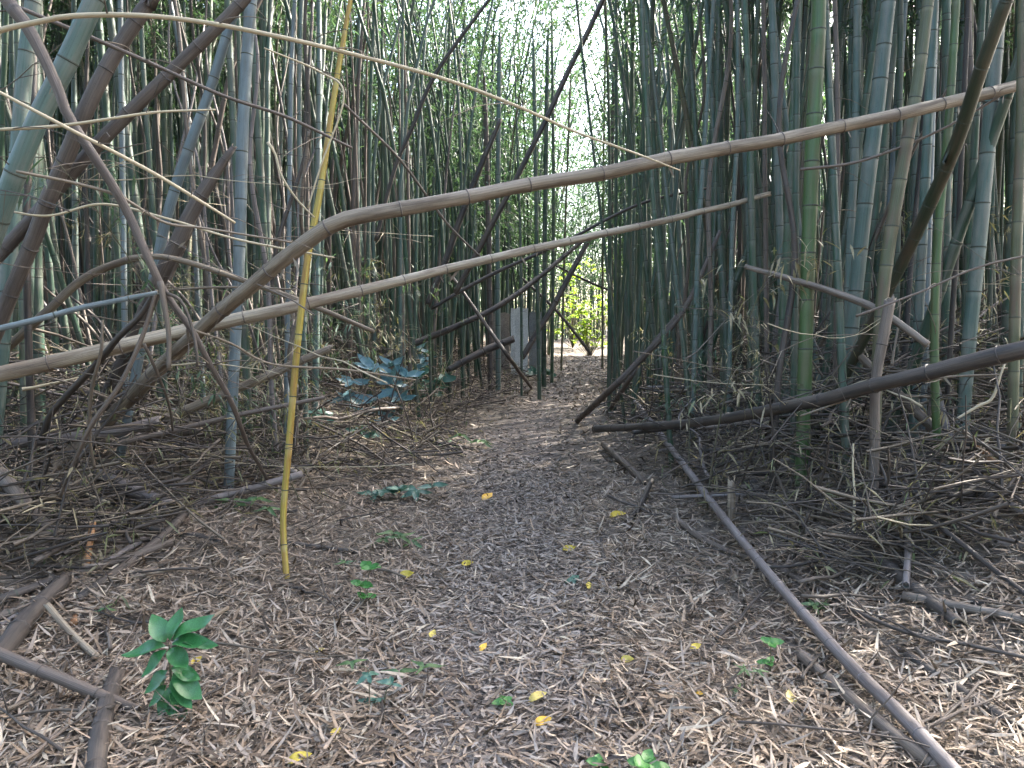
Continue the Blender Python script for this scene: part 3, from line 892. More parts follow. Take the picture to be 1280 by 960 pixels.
# --- live culms traced one by one: label, points, widths, material
LIVE = [
    ("big blue green culm leaning steeply beside the crooked dead branch", [(118, 0, 4.3), (84, 77, 4.3), (50, 144, 4.3), (20, 215, 4.3), (-8, 290, 4.35)], [27, 28, 28, 29, 29], 'teal'),
    ("dim green culm standing behind the steeply leaning one", [(42, -5, 5.6), (33, 67, 5.6), (22, 190, 5.6), (12, 310, 5.6)], [20, 21, 21, 22], 'teal'),
    ("brown dead culm leaning parallel to the big blue green one", [(194, -15, 5.0), (188, 0, 5.0), (144, 67, 5.0), (111, 131, 5.0), (70, 230, 5.1)], [20, 21, 21, 22, 22], 'dusty'),
    ("grey brown dead culm slanting low across the leaning culms", [(330, -30, 5.2), (296, 10, 5.2), (222, 82, 5.2), (134, 168, 5.2), (34, 280, 5.2)], [17, 17, 18, 19, 19], 'dusty'),
    ("smooth blue grey culm standing straight up behind the bent pole", [(318, -30, 6.2), (314, 0, 6.2), (304, 148, 6.2), (299, 320, 6.2), (290, 518, 6.2)], [16, 16, 17, 17, 15], 'blue'),
    ("slightly tilted blue grey culm next to the straight one", [(312, -20, 6.3), (289, 27, 6.3), (262, 114, 6.3), (235, 188, 6.3), (212, 259, 6.3), (196, 330, 6.3), (160, 520, 6.3)], [13, 13, 14, 15, 15, 15, 13], 'blue'),
    ("stout green culm, brightest one, rising past the snapped pole", [(1024, -10, 6.0), (1022, 60, 6.0), (1015, 200, 6.0), (1009, 360, 6.0), (1004, 540, 6.0)], [25, 26, 26, 25, 25], 'bright'),
    ("slim green culm with pale rings, just above the dark pole end", [(930, -10, 7.4), (936, 120, 7.4), (940, 300, 7.4), (947, 480, 7.4)], [11, 11, 12, 12], 'green'),
    ("thin brown culm close behind the slim green one", [(954, -10, 7.8), (956, 160, 7.8), (958, 400, 7.8), (960, 520, 7.8)], [8, 8, 9, 9], 'dead'),
    ("narrow dark brown culm behind the brightest green culm", [(1043, -10, 6.8), (1047, 150, 6.8), (1046, 320, 6.8), (1044, 480, 6.8)], [8, 9, 9, 9], 'dead'),
    ("wide dusty green culm tilting toward the path", [(1112, -10, 6.5), (1098, 120, 6.5), (1083, 240, 6.5), (1068, 380, 6.5), (1052, 520, 6.5)], [24, 26, 27, 25, 24], 'teal'),
    ("olive leaning culm between the wide dusty green and slim green", [(1162, -10, 5.6), (1146, 110, 5.6), (1124, 230, 5.6), (1108, 330, 5.6), (1098, 430, 5.6), (1094, 560, 5.6)], [19, 21, 23, 23, 20, 18], 'olive'),
    ("slender bright green culm running down into the dark hollow", [(1196, -10, 5.7), (1186, 150, 5.7), (1172, 300, 5.7), (1168, 440, 5.7), (1172, 570, 5.7)], [13, 14, 15, 15, 14], 'bright'),
    ("thin near black culm beside the slender bright green one", [(1211, -10, 6.1), (1205, 120, 6.1), (1199, 260, 6.1), (1190, 400, 6.1)], [8, 9, 9, 9], 'dark'),
    ("broad grey green culm behind the dark diagonal culm", [(1250, -10, 5.8), (1240, 120, 5.8), (1226, 280, 5.8), (1212, 420, 5.8), (1206, 500, 5.8)], [23, 24, 25, 24, 22], 'teal'),
    ("grey green culm at the very edge past the diagonal culm", [(1279, -10, 5.4), (1276, 160, 5.4), (1270, 330, 5.4), (1266, 520, 5.4)], [16, 17, 18, 18], 'olive'),
    ("dark diagonal culm leaning across the snapped pole's far end", [(1275, -45, 4.3), (1258, 0, 4.4), (1225, 90, 4.65), (1196, 178, 5.0), (1160, 260, 5.4), (1128, 328, 5.75), (1094, 396, 6.0)], [22, 23, 24, 24, 23, 21, 18], 'dusk'),
    ("slim curving green culm rising from the path edge to the tan pole", [(800, -20, 8.2), (802, 0, 8.2), (806, 100, 8.2), (818, 270, 8.2), (828, 400, 8.2), (836, 525, 8.2)], [9, 9, 9, 9, 10, 10], 'green'),
    ("thin teal culm with one dark mark beside the sky gap", [(893, -10, 8.6), (884, 130, 8.6), (873, 300, 8.6), (868, 450, 8.6)], [8, 8, 9, 9], 'teal'),
    ("slim blue green culm overlapping the bright sky gap", [(922, -10, 8.4), (922, 150, 8.4), (915, 300, 8.4), (912, 460, 8.4)], [7, 8, 8, 8], 'teal'),
    ("pale dusty culm behind the brightest green culm, half hidden", [(1072, -10, 7.2), (1070, 150, 7.2), (1063, 300, 7.2), (1058, 440, 7.2)], [13, 14, 14, 14], 'teal'),
    ("slim dusty culm between the wide tilting culm and the olive one", [(1132, -10, 7.6), (1120, 160, 7.6), (1105, 340, 7.6), (1098, 460, 7.6)], [10, 11, 11, 11], 'blue'),
    ("brown culm with a broken pale top behind the dark pole", [(1112, 378, 5.2), (1104, 420, 5.2), (1094, 480, 5.2), (1092, 580, 5.2)], [20, 19, 18, 18], 'dead'),
    ("thin dark green culm in front of the boards' middle", [(668, 120, 15), (671, 300, 15), (674, 478, 15)], [6, 6, 6], 'green'),
    ("thin dusty culm standing against the brown board", [(624, 100, 16), (622, 300, 16), (623, 470, 16)], [7, 7, 8], 'teal'),
    ("slim dead culm hiding the brown board's outer edge", [(607, 150, 16.5), (611, 300, 16.5), (613, 470, 16.5)], [7, 8, 8], 'dusty'),
    ("thin dark green culm hiding the dull board's outer edge", [(684, 90, 17), (681, 300, 17), (680, 466, 17)], [6, 7, 7], 'green'),
    ("thin culm crossing the edge of the pale board", [(646, 160, 15.5), (651, 320, 15.5), (652, 474, 15.5)], [3, 4, 4], 'green'),
    ("thin green culm just past the boards by the path", [(690, 60, 18), (692, 250, 18), (690, 462, 18)], [4, 5, 5], 'green'),
    ("thin pale culm between the boards and the clearing", [(712, 130, 21), (706, 300, 21), (702, 450, 21)], [4, 4, 4], 'olive'),
    ("thickest dark culm standing against the sunlit clearing", [(768, 60, 19), (764, 260, 19), (763, 440, 19)], [7, 8, 9], 'dark'),
    ("slim culm just before the thickest dark culm at the clearing", [(757, 40, 22), (754, 240, 22), (753, 436, 22)], [4, 4, 4], 'olive'),
    ("slim dark green culm after the thickest dark culm at the clearing", [(784, 40, 18), (776, 260, 18), (774, 440, 18)], [5, 5, 6], 'green'),
    ("slim blue green culm standing where the path bends at the crest", [(790, 20, 15), (792, 240, 15), (789, 450, 15)], [7, 7, 7], 'teal'),
    ("dim green culm standing low behind the bow", [(46, 120, 7), (45, 320, 7), (50, 520, 7)], [16, 17, 17], 'green'),
]
for n_, (lab, pts, ws, mt) in enumerate(LIVE):
    stub = 'broken' in lab
    ws = [q * (.68 if pts[0][0] > 700 else .84) for q in ws]
    pole("bamboo_culm", lab, "bamboo culm", pts, ws, mt, .34, 16, root=True, top=0 if stub else rng.uniform(6.5, 8.5), wob=.008 if mt not in ('dead', 'brown', 'dark', 'dusty') else .03,
         crown=None if stub or mt in ('dead', 'brown', 'dark', 'dusty') else n_, twigs=3 if not stub else 0, ends='j.' if stub else '..', strips=2 if mt in ('dead', 'brown', 'olive') else 0)

# --- logs, stubs and sticks on the floor
for nm, lab, cat, pts, ws, mt, en in (
    ("fallen_log", "dark purplish brown log sloping down into the litter at the picture's edge", "log", [(-20, 570, -.35), (10, 602, -.25), (40, 640, -.14), (74, 680, None)], [17, 18, 17, 15], 'dead', '.j'),
    ("hollow_log", "short grey bamboo log with an open hollow end", "log", [(120, 590, -.05), (157, 609, -.07), (186, 622, -.08), (210, 633, -.08)], [15, 18, 19, 20], 'grey', '.j'),
    ("cane_stub", "slanting orange brown cane stub stuck in the litter", "cane stub", [(116, 657, 4.75), (108, 705, 4.6), (100, 745, 4.5), (92, 782, None)], [8, 9, 9, 9], 'orange', 'j.'),
    ("fallen_stick", "flat pale stick pointing at the glossy sapling", "stick", [(60, 757, -.12), (90, 792, -.07), (126, 828, None)], [8, 9, 9], 'tan', 'j.'),
    ("fallen_log", "grey brown pole end lying beside the glossy sapling", "log", [(-40, 802, -.12), (0, 818, -.12), (86, 852, -.1), (170, 891, None)], [15, 15, 15, 13], 'dead', '.j'),
    ("rotten_log", "dark rotten log lying under the grey brown pole end", "log", [(80, 732, None), (44, 772, None), (10, 815, None), (-40, 880, None)], [18, 24, 27, 28], 'dark', 'j.'),
    ("rotten_log", "dark rotten log buried end on below the glossy sapling", "log", [(146, 852, None), (134, 890, None), (124, 930, None), (118, 985, None)], [22, 24, 25, 26], 'dark', 'j.'),
    ("rotten_log", "near black log sunk beneath the hollow grey log", "log", [(228, 650, None), (200, 680, None), (165, 708, None), (100, 752, None)], [12, 14, 14, 12], 'dark', 'jj'),
    ("fallen_stick", "thin black stick leaning over the hollow log", "stick", [(282, 560, -.3), (225, 605, -.2), (160, 640, -.12), (118, 660, None)], [5, 5, 5, 5], 'dark', '..'),
    ("fallen_stick", "dark stick lying at the foot of the yellow cane", "stick", [(356, 681, None), (400, 687, None), (446, 692, None)], [7, 7, 6], 'dark', 'jj'),
    ("fallen_stick", "pair of dark sticks end lying before the blue green plant", "stick", [(318, 604, None), (350, 598, None), (386, 590, None)], [9, 9, 8], 'dark', 'jj'),
    ("rotten_chip", "small dark piece of rotten culm on the path bank", "wood piece", [(530, 548, None), (540, 554, None), (550, 560, None)], [10, 11, 10], 'dark', 'jj'),
    ("cane_stub", "upright tan bamboo stub standing beside the smooth greyish pole", "cane stub", [(914, 602, 5.85), (914, 645, 5.8), (916, 690, 5.75), (918, 728, None)], [9, 10, 11, 11], 'tan', 'j.'),
    ("fallen_log", "knobbly dark log lying in litter beyond the upright tan stub", "log", [(1060, 671, None), (1085, 695, None), (1112, 717, None), (1150, 748, None), (1196, 785, None)], [15, 15, 17, 19, 17], 'dark', 'jj'),
    ("cane_stub", "short dark stub standing at the end of the knobbly log", "cane stub", [(1184, 738, 4.9), (1184, 755, 4.85), (1185, 775, None)], [9, 10, 10], 'dead', 'j.'),
    ("fallen_stick", "long thin dark stick running level past the knobbly log", "stick", [(1060, 760, -.05), (1135, 791, -.05), (1210, 806, -.06), (1300, 826, -.08)], [5, 5, 5, 5], 'dark', '..'),
    ("fallen_pole", "dark slim pole bridging the black hollow under the bright culm", "fallen pole", [(1090, 614, 5.6), (1187, 635, 5.3), (1240, 648, 5.15), (1320, 668, 4.9)], [9, 11, 12, 12], 'dark', 'j.'),
    ("fallen_pole", "level dark stick lying behind the culm bases", "fallen pole", [(880, 563, 7.2), (1011, 562, 6.9), (1100, 564, 6.7), (1186, 566, 6.5), (1300, 570, 6.2)], [6, 7, 8, 8, 8], 'dark', 'j.'),
    ("fallen_stick", "crooked dark stick sloping out of the black hollow", "stick", [(1150, 640, -.2), (1190, 670, -.12), (1240, 710, -.08), (1300, 756, -.06)], [6, 7, 7, 7], 'dark', '..'),
    ("rotten_log", "dark split log at the picture corner under crossing twigs", "log", [(1136, 825, None), (1200, 868, None), (1277, 920, None), (1330, 960, None)], [13, 15, 17, 18], 'dark', 'j.'),
    ("fallen_stick", "dark forked stick lying flat on the path", "stick", [(752, 676, None), (755, 700, None), (768, 722, None), (786, 735, None)], [5, 6, 5, 4], 'dark', '..'),
    ("fallen_stick", "brown stick lying from the path edge below the dark pole tip", "stick", [(755, 556, -.06), (785, 583, -.05), (806, 606, None)], [8, 8, 7], 'dead', 'jj'),
    ("fallen_stick", "brown branch sloping down beneath the smooth pole", "stick", [(940, 690, None), (975, 715, None), (1050, 752, None)], [7, 8, 7], 'dead', 'jj'),
    ("fallen_stick", "dark crooked stick end by the path with a pale chip", "stick", [(815, 600, -.1), (800, 632, -.05), (784, 655, None)], [6, 7, 6], 'dark', '..'),
    ("fallen_stick", "brown twisted branch lying under the upright tan stub", "stick", [(835, 640, None), (865, 668, None), (905, 690, None), (935, 700, None)], [8, 9, 8, 6], 'dead', 'jj'),
    ("fallen_branch", "thin dead branch curving down from the culms to the dark pole", "branch", [(934, 334, 6.2), (991, 350, 6.0), (1052, 369, 5.8), (1102, 390, 5.6), (1160, 431, 5.4)], [6, 8, 9, 10, 9], 'dead', 'j.'),
    ("fallen_pole", "dark pole slanting down behind the slender bright green culm", "fallen pole", [(1070, 440, 6.2), (1110, 480, 6.0), (1150, 520, 5.9), (1200, 560, 5.7), (1240, 585, 5.6)], [9, 12, 13, 13, 12], 'dead', 'j.'),
    ("fallen_pole", "broken grey branch propped behind the slender bright green culm", "fallen pole", [(1170, 480, 5.9), (1182, 530, 5.8), (1194, 560, 5.7), (1212, 612, 5.6)], [8, 9, 10, 9], 'grey', 'jj'),
    ("fallen_stick", "orange brown dry sheath stick at the picture's edge under the bank", "stick", [(1215, 550, 5.4), (1250, 585, 5.3), (1285, 620, 5.2)], [6, 9, 13], 'orange', 'j.'),
    ("fallen_stick", "pale thin stick lying crossways near the rotten corner log", "stick", [(1145, 810, -.04), (1180, 850, -.03), (1222, 900, None)], [5, 6, 6], 'dead', '..'),
):
    pole(nm, lab, cat, pts, ws, mt, .32 if 'log' in nm or 'pole' in nm or 'stub' in nm else .25, 10, ends=en, wob=.04, rings='log' in nm or 'pole' in nm or 'stub' in nm, twigs=0)

# ------------------------------------------------------------------ the upright panels by the bend of the path
pan = bpy.data.objects.new("upright_panel", None)
col.objects.link(pan)
tag(pan, "weathered upright grey and brown boards standing beside the far bend of the path", "panel")
pg = P(645, 462, 20.0)
pg[2] = hgt(pg[0], pg[1])
pan.location = pg
for u0, u1, v0, mt, dy in ((613, 637, 391, 'panelb', .16), (638.5, 660, 385, 'panel', 0.0), (661.5, 681, 390, 'paneld', .10)):
    a, b = P(u0, 455, 20.0 + dy) - pg, P(u1, 455, 20.0 + dy) - pg
    zt = P(u0, v0, 20.0)[2] - pg[2]
    mb = MB()
    nu, nv = 5, 9
    Vs = []
    for f in (0, .07):
        for iv in range(nv):
            for iu in range(nu):
                x = a[0] + (b[0] - a[0]) * iu / (nu - 1)
                z = -.15 + (zt + .15) * iv / (nv - 1) - (.03 * math.sin(iu * 2.3 + dy * 30) if iv == nv - 1 else 0)
                Vs.append((x + .008 * math.sin(iv * 1.7), a[1] + f + .012 * math.sin(iu * 1.9 + iv), z))
    Fq = []
    for iv in range(nv - 1):
        for iu in range(nu - 1):
            q = iv * nu + iu
            Fq.append((q, q + 1, q + nu + 1, q + nu))
            q += nu * nv
            Fq.append((q, q + nu, q + nu + 1, q + 1))
    n0 = nu * nv
    for iu in range(nu - 1):
        q = iu; Fq.append((q, q + n0, q + n0 + 1, q + 1))
        q = (nv - 1) * nu + iu; Fq.append((q, q + 1, q + n0 + 1, q + n0))
    for iv in range(nv - 1):
        q = iv * nu; Fq.append((q, q + nu, q + nu + n0, q + n0))
        q = iv * nu + nu - 1; Fq.append((q, q + n0, q + nu + n0, q + nu))
    mb.add(Vs, Fq)
    o = mb.build("board", [mt], pan, smooth=False)

# ------------------------------------------------------------------ plants
LF = {}
for k_, (mt, sh, wd, dr) in {'gloss': ('gloss', 'ellip', .42, .04), 'blue': ('sky_tint_leaf', 'ellip', .30, .22), 'teal': ('teal_leaf', 'ellip', .42, .25), 'fresh': ('fresh', 'ellip', .6, .15),
                             'weed': ('weed', 'lance', .3, .35), 'yl': ('yleaf', 'ellip', .45, .05), 'ol': ('oleaf', 'ellip', .45, .08), 'sun': ('sunleaf', 'ellip', .4, .3), 'bam': ('leaf', 'lance', .15, .3), 'dry': ('dryleaf', 'lance', .16, .35)}.items():
    LF[k_] = [blade_mesh("leaf", [mt], 1, wd * rng.uniform(.9, 1.15), 7, rng.uniform(.15, .45), dr * rng.uniform(.6, 1.3), rng.uniform(-1, 1), sh, rng.random(), rng.normal(0, .12)) for q in range(4)]


def plant(name, label, base, group=None):
    o = bpy.data.objects.new(name, None)
    col.objects.link(o)
    o.location = base
    return tag(o, label, "plant", group)


def stem(parent, pts, r0, r1, mat='olive'):
    mb = MB()
    p = catmull(np.array(pts, float), 5)
    tube(mb, p, np.linspace(r0, r1, len(p)), 7, 0, rng.random(), 0, .03)
    return mb.build("stem", [mat], parent)


# glossy sapling: leaves by (base uv, tip uv, depth change of the tip)
b0 = G(214, 893)
d0 = b0[1]
sap = plant("sapling", "small glossy dark green sapling with broad leaves growing in the litter", b0)
stem(sap, [(0, 0, -.03), (.004, 0, .12), (-.004, .01, .24), P(212, 806, d0) - b0], .007, .004, 'olive')
for bu, bv, tu, tv, dd, wd in ((208, 808, 152, 819, -.05, 1.0), (206, 803, 190, 768, .06, 1.15), (212, 800, 227, 759, .10, .95), (216, 800, 268, 768, .05, 1.0), (215, 805, 259, 802, -.08, 1.0), (218, 802, 273, 806, .03, .8),
                               (209, 812, 177, 846, -.13, 1.05), (213, 812, 236, 838, -.15, 1.1), (210, 838, 180, 868, -.10, 1.1), (214, 836, 254, 852, -.02, 1.0), (216, 842, 252, 873, -.08, 1.25), (209, 856, 186, 884, -.09, 1.0),
                               (212, 858, 216, 902, -.12, .9), (214, 860, 234, 905, -.10, .8), (211, 862, 198, 900, -.11, .9), (213, 850, 240, 886, -.13, .9), (210, 845, 196, 876, .02, 1.0)):
    o = link("leaf", LF['gloss'][int(rng.integers(4))], sap)
    tp = P(tu, tv, d0 + dd * .55) - b0
    ln = np.linalg.norm(tp - (P(bu, bv, d0) - b0))
    place_leaf(o, P(bu, bv, d0) - b0, tp, (0, -.45, 1), wd * (1.25 if ln < .13 else 1.0))


def whorl(parent, c, n, L, kind, el=(.0, .7), wd=1.0, face=-.35):
    off = rng.uniform(0, 6.28)
    for k in range(n):
        th = off + k * 6.283 / n + rng.normal(0, .18)
        e = rng.uniform(*el)
        d = np.array([math.cos(th) * math.cos(e), math.sin(th) * math.cos(e), math.sin(e)]) * L * rng.uniform(.75, 1.15)
        o = link("leaf", LF[kind][int(rng.integers(len(LF[kind])))], parent)
        place_leaf(o, c, np.asarray(c) + d, (0, face, 1), wd)


for lab, bu, bv, wh, L, kind in (
    ("blue green shrub with whorls of long waxy leaves, the largest, on the path bank", 474, 540, [(440, 478, 7), (488, 480, 8), (470, 500, 7), (499, 500, 7), (482, 525, 6), (455, 515, 6), (466, 462, 8), (508, 472, 7), (430, 500, 6), (490, 458, 7)], .29, 'blue'),
    ("small blue green shoot with a star of leaves behind the largest waxy shrub", 522, 490, [(521, 438, 8), (519, 462, 7), (530, 450, 5)], .30, 'blue'),
    ("low dull green shrub between the waxy shrub and the path", 530, 505, [(526, 470, 6), (540, 484, 6), (515, 482, 6), (535, 495, 6), (550, 478, 5)], .30, 'teal'),
    ("dull teal seedling growing beneath the largest waxy shrub", 452, 562, [(446, 540, 6), (462, 548, 5)], .2, 'teal'),
    ("spreading teal leaved seedling just behind the yellow cane", 385, 548, [(376, 525, 6), (392, 530, 6), (365, 535, 5), (403, 520, 5)], .22, 'teal'),
    ("tiny teal plant at the path edge before the boards", 676, 476, [(674, 466, 6), (684, 468, 6), (668, 468, 5)], .26, 'teal'),
):
    b = G(bu, bv)
    pl = plant("shrub", lab, b)
    for (u, v, n) in wh:
        c = P(u, v, b[1] + rng.uniform(-.15, .15)) - b
        stem(pl, [(0, 0, -.03), c * .5 + [rng.normal(0, .02), rng.normal(0, .02), .01], c], .006, .003)
        whorl(pl, c, n, L, kind, (-.1, .9), 1.1, -1.1)
for lab, bu, bv, wh, L, kind in (
    ("light green broad leaved seedling by the path, near the yellow cane foot", 452, 757, [(463, 712, 4), (450, 732, 4), (456, 748, 3)], .09, 'fresh'),
    ("pale green seedling with a taller leafy tip among sticks", 965, 845, [(963, 805, 4), (960, 830, 3)], .07, 'fresh'),
    ("low green seedling clump just before the bright yellow leaf", 932, 868, [(930, 838, 5), (922, 866, 4), (946, 840, 4)], .055, 'weed'),
    ("bright green broad leaf plant at the very bottom of the view", 800, 972, [(806, 955, 4), (815, 962, 3)], .085, 'fresh'),
    ("small two leaf green seedling at the very bottom beside the broad leaf plant", 748, 968, [(749, 955, 3)], .06, 'fresh'),
    ("tiny round leaved green seedling on the path", 631, 886, [(630, 878, 5)], .055, 'fresh'),
    ("small dark green tuft lying on the trodden path", 717, 730, [(717, 724, 6)], .07, 'teal'),
    ("low dull green weed patch on the path bank below the waxy shrub", 500, 625, [(480, 616, 5), (500, 614, 6), (520, 617, 6), (465, 620, 4), (540, 610, 4)], .17, 'teal'),
    ("thin green weed beside the yellow cane", 495, 682, [(492, 668, 5), (500, 674, 5), (515, 680, 4), (480, 676, 4)], .15, 'weed'),
    ("green weed tuft near the small stick, before the seedling", 432, 712, [(432, 704, 5)], .09, 'weed'),
    ("grey green leaf tuft on the litter at the lower path edge", 465, 885, [(460, 845, 4), (464, 880, 4), (490, 856, 3)], .06, 'teal'),
    ("green grass blades sprouting on the lower litter", 505, 850, [(440, 830, 4), (500, 842, 4), (530, 835, 3)], .09, 'weed'),
    ("faint green weed under the smooth greyish pole", 1020, 765, [(1015, 758, 4), (1025, 762, 4)], .1, 'weed'),
    ("little green weed beside the orange cane stub", 132, 775, [(131, 762, 4)], .07, 'weed'),
    ("weed tuft at the foot of the hollow log", 300, 640, [(290, 628, 5), (265, 640, 5), (320, 625, 5), (335, 640, 5)], .16, 'weed'),
    ("green weed growing at the bank by the small dark wood piece", 590, 560, [(575, 545, 5), (600, 552, 5), (560, 556, 5)], .2, 'weed'),
):
    b = G(bu, bv)
    pl = plant("seedling", lab, b)
    for (u, v, n) in wh:
        c = P(u, v, b[1]) - b
        c[2] = max(c[2], .02)
        stem(pl, [(c[0] * .6, c[1], -.02), c * .7, c], .003, .002)
        whorl(pl, c, n, L, kind, (-.1, .6), 1.0, -.5)

# yellow fallen leaves on the floor
for lab, u, v, wpx, a, kind in (
    ("bright yellow leaf lying upright beside the low seedling clump", 988, 875, 26, 1.4, 'yl'), ("yellow leaf lying flat near the bottom edge by the litter", 373, 951, 26, .2, 'yl'),
    ("small yellow leaf close to the bottom, past the grey green tuft", 420, 917, 15, .6, 'yl'), ("yellow leaf on the path with a torn edge", 671, 874, 22, .3, 'yl'),
    ("deep orange yellow leaf on the path, lower of the close pair", 678, 904, 22, .2, 'ol'), ("yellow leaf standing on edge below the pale curled leaf", 541, 794, 15, 1.2, 'yl'),
    ("golden leaf on the path middle, above the close pair", 604, 811, 15, 1.0, 'ol'), ("pale yellow leaf on the path beside the dark forked stick", 712, 687, 17, -.2, 'yl'),
    ("pale lemon leaf lying on the path below the tan curled leaf", 585, 706, 16, -.2, 'yl'), ("long lemon leaf beside the broad leaved seedling", 509, 720, 22, -.4, 'yl'),
    ("dull gold curled leaf high on the path", 609, 622, 20, .9, 'ol'), ("pale leaf next to the dark green tuft on the path", 736, 734, 13, 1.4, 'yl'),
    ("slim yellow leaf half under litter at the path edge", 785, 827, 20, -.6, 'yl'), ("small orange leaf before the low seedling clump", 874, 869, 13, -1.1, 'ol'),
    ("yellow leaf tucked behind the glossy sapling", 246, 828, 16, .9, 'yl'), ("yellow leaf by the crooked stick at the path edge", 771, 645, 18, 0, 'yl'),
    ("faint yellow leaf on litter between the two lower seedlings", 400, 815, 12, .3, 'yl'), ("pale yellow leaf on the weed patch", 499, 615, 9, .2, 'yl'),
    ("slim yellow leaf lying near the pale green seedling", 870, 810, 15, .2, 'yl'),
):
    g = G(u, v, .02)
    L = wpx * g[1] / F * 1.15
    o = link("fallen_leaf", LF[kind][int(rng.integers(4))])
    th = a
    d = np.array([math.cos(th), math.sin(th) * 1.2, .25 + .2 * abs(math.sin(a))])
    d = d / np.linalg.norm(d) * L
    place_leaf(o, g - d * .5 + [0, 0, .01], g + d * .5 + [0, 0, .01], (0, -.8, 1), 1.0)
    tag(o, lab, "leaf")

# ------------------------------------------------------------------ the groves
LAND = [(357, 700, "the yellow cane foot"), (380, 380, "the yellow cane"), (210, 830, "the glossy sapling"), (295, 400, "the straight blue grey culm"), (470, 500, "the waxy blue green shrub"),
        (60, 150, "the big blue green culm"), (100, 470, "the tan pole's thick end"), (200, 350, "the bow shaped cane"), (190, 620, "the hollow grey log"), (40, 640, "the purplish brown log"),
        (650, 420, "the upright boards"), (560, 330, "the tan pole's middle"), (510, 150, "the arched straw cane"), (750, 400, "the sunlit clearing"), (745, 535, "the dark pole tip"),
        (830, 420, "the slim curving green culm"), (940, 420, "the ringed slim green culm"), (905, 150, "the bright sky gap"), (1010, 400, "the brightest green culm"), (1070, 330, "the wide dusty green culm"),
        (1130, 300, "the olive leaning culm"), (1175, 500, "the slender bright green culm"), (1240, 250, "the broad grey green culm"), (1200, 120, "the dark diagonal culm"), (1200, 470, "the thick dark pole"),
        (915, 680, "the upright tan stub"), (1130, 730, "the knobbly dark log"), (1040, 830, "the smooth greyish pole"), (1230, 880, "the split corner log"), (950, 840, "the pale green seedling"), (120, 720, "the orange cane stub"),
        (1230, 650, "the black hollow"), (110, 900, "the rotten log end"), (850, 600, "the smooth pole's thin tip"), (440, 640, "the low weed patch"), (620, 640, "the gold curled leaf")]


def near(x, y, z):
    p = Vector((x, y, z - CAMZ))
    c_, s_ = math.cos(PITCH), math.sin(PITCH)
    f = p.y * c_ - p.z * s_
    q = p.y * s_ + p.z * c_
    u, v = 640 + F * p.x / f, 480 - F * q / f
    return min(LAND, key=lambda l: (l[0] - u) ** 2 + (l[1] - v) ** 2)[2]


def culm_curve(H, lean, arch, ph):
    def c(z):
        f = z / H
        k = lean * f + arch * max(0.0, f - .35) ** 2 / .42
        return np.array([k * math.cos(ph), k * math.sin(ph), z - .35 * arch * max(0.0, f - .6) ** 2])
    return c


variants = []
for k in range(10):
    H = rng.uniform(9.5, 13)
    cv = culm_curve(H, rng.uniform(0, .7), rng.uniform(.8, 3.2), rng.uniform(0, 6.28))
    r0 = rng.uniform(.034, .055)
    rad = lambda s, r0=r0, H=H: r0 * (1 - .75 * np.clip(s / H, 0, 1) ** 1.5)
    zz = np.linspace(-.1, H, 40)
    pth = np.array([cv(max(z, 0)) + [0, 0, min(z, 0)] for z in zz])
    L = plen(pth)
    s, f, pl, mr = culm_rows(L, rng.uniform(.30, .38), rad)
    p, q = resample(pth, rad(np.linspace(0, L, len(pth))), s)
    mb = MB()
    tube(mb, p, rad(s) * f, 9, 0, 0, 0, 0, pl, cap=True, matrow=mr)
    me = mb.mesh("bamboo_culm", ['green', 'node'])
    cm = crown_mesh(cv, H * rng.uniform(.46, .6), H * .99, 32, 1.35, 24, .17, .024)
    variants.append((me, cm, r0))
deadvars = []
for k in range(6):                                      # dead ones: shorter, crooked, no leaves
    H = rng.uniform(4.5, 8.5)
    pth = catmull(np.array([[rng.normal(0, .022 * q), rng.normal(0, .022 * q), H * q / 5 - .1] for q in range(6)]), 6)
    L = plen(pth)
    r0 = rng.uniform(.022, .042)
    rad = lambda s, r0=r0, L=L: r0 * (1 - .55 * np.clip(s / L, 0, 1) ** 1.4)
    s, f, pl, mr = culm_rows(L, rng.uniform(.28, .36), rad)
    p, q = resample(pth, rad(np.linspace(0, L, len(pth))), s)
    q = rad(s) * f
    mb = MB()
    tube(mb, p, q, 8, 0, 0, 0, .03, pl * .3, cap=True, matrow=mr)
    jagged_end(mb, p[-1], p[-1] - p[-2], q[-1], 8, 0, 0, 1, .8)
    deadvars.append((mb.mesh("dead_culm", ['dead', 'node']), r0))


def uof(x, y):
    return 640 + F * x / y


def in_beam(x, y, z):
    """the gap in the canopy through which the sun reaches the clearing past the crest"""
    dx, dy = x - 3.2, y - 37.0
    a = dx * math.sin(SUN_AZ) + dy * math.cos(SUN_AZ)
    b = dx * math.cos(SUN_AZ) - dy * math.sin(SUN_AZ)
    return (abs(b) < 4.2) & (a > -4) & (a < z / math.tan(SUN_EL) + 4)


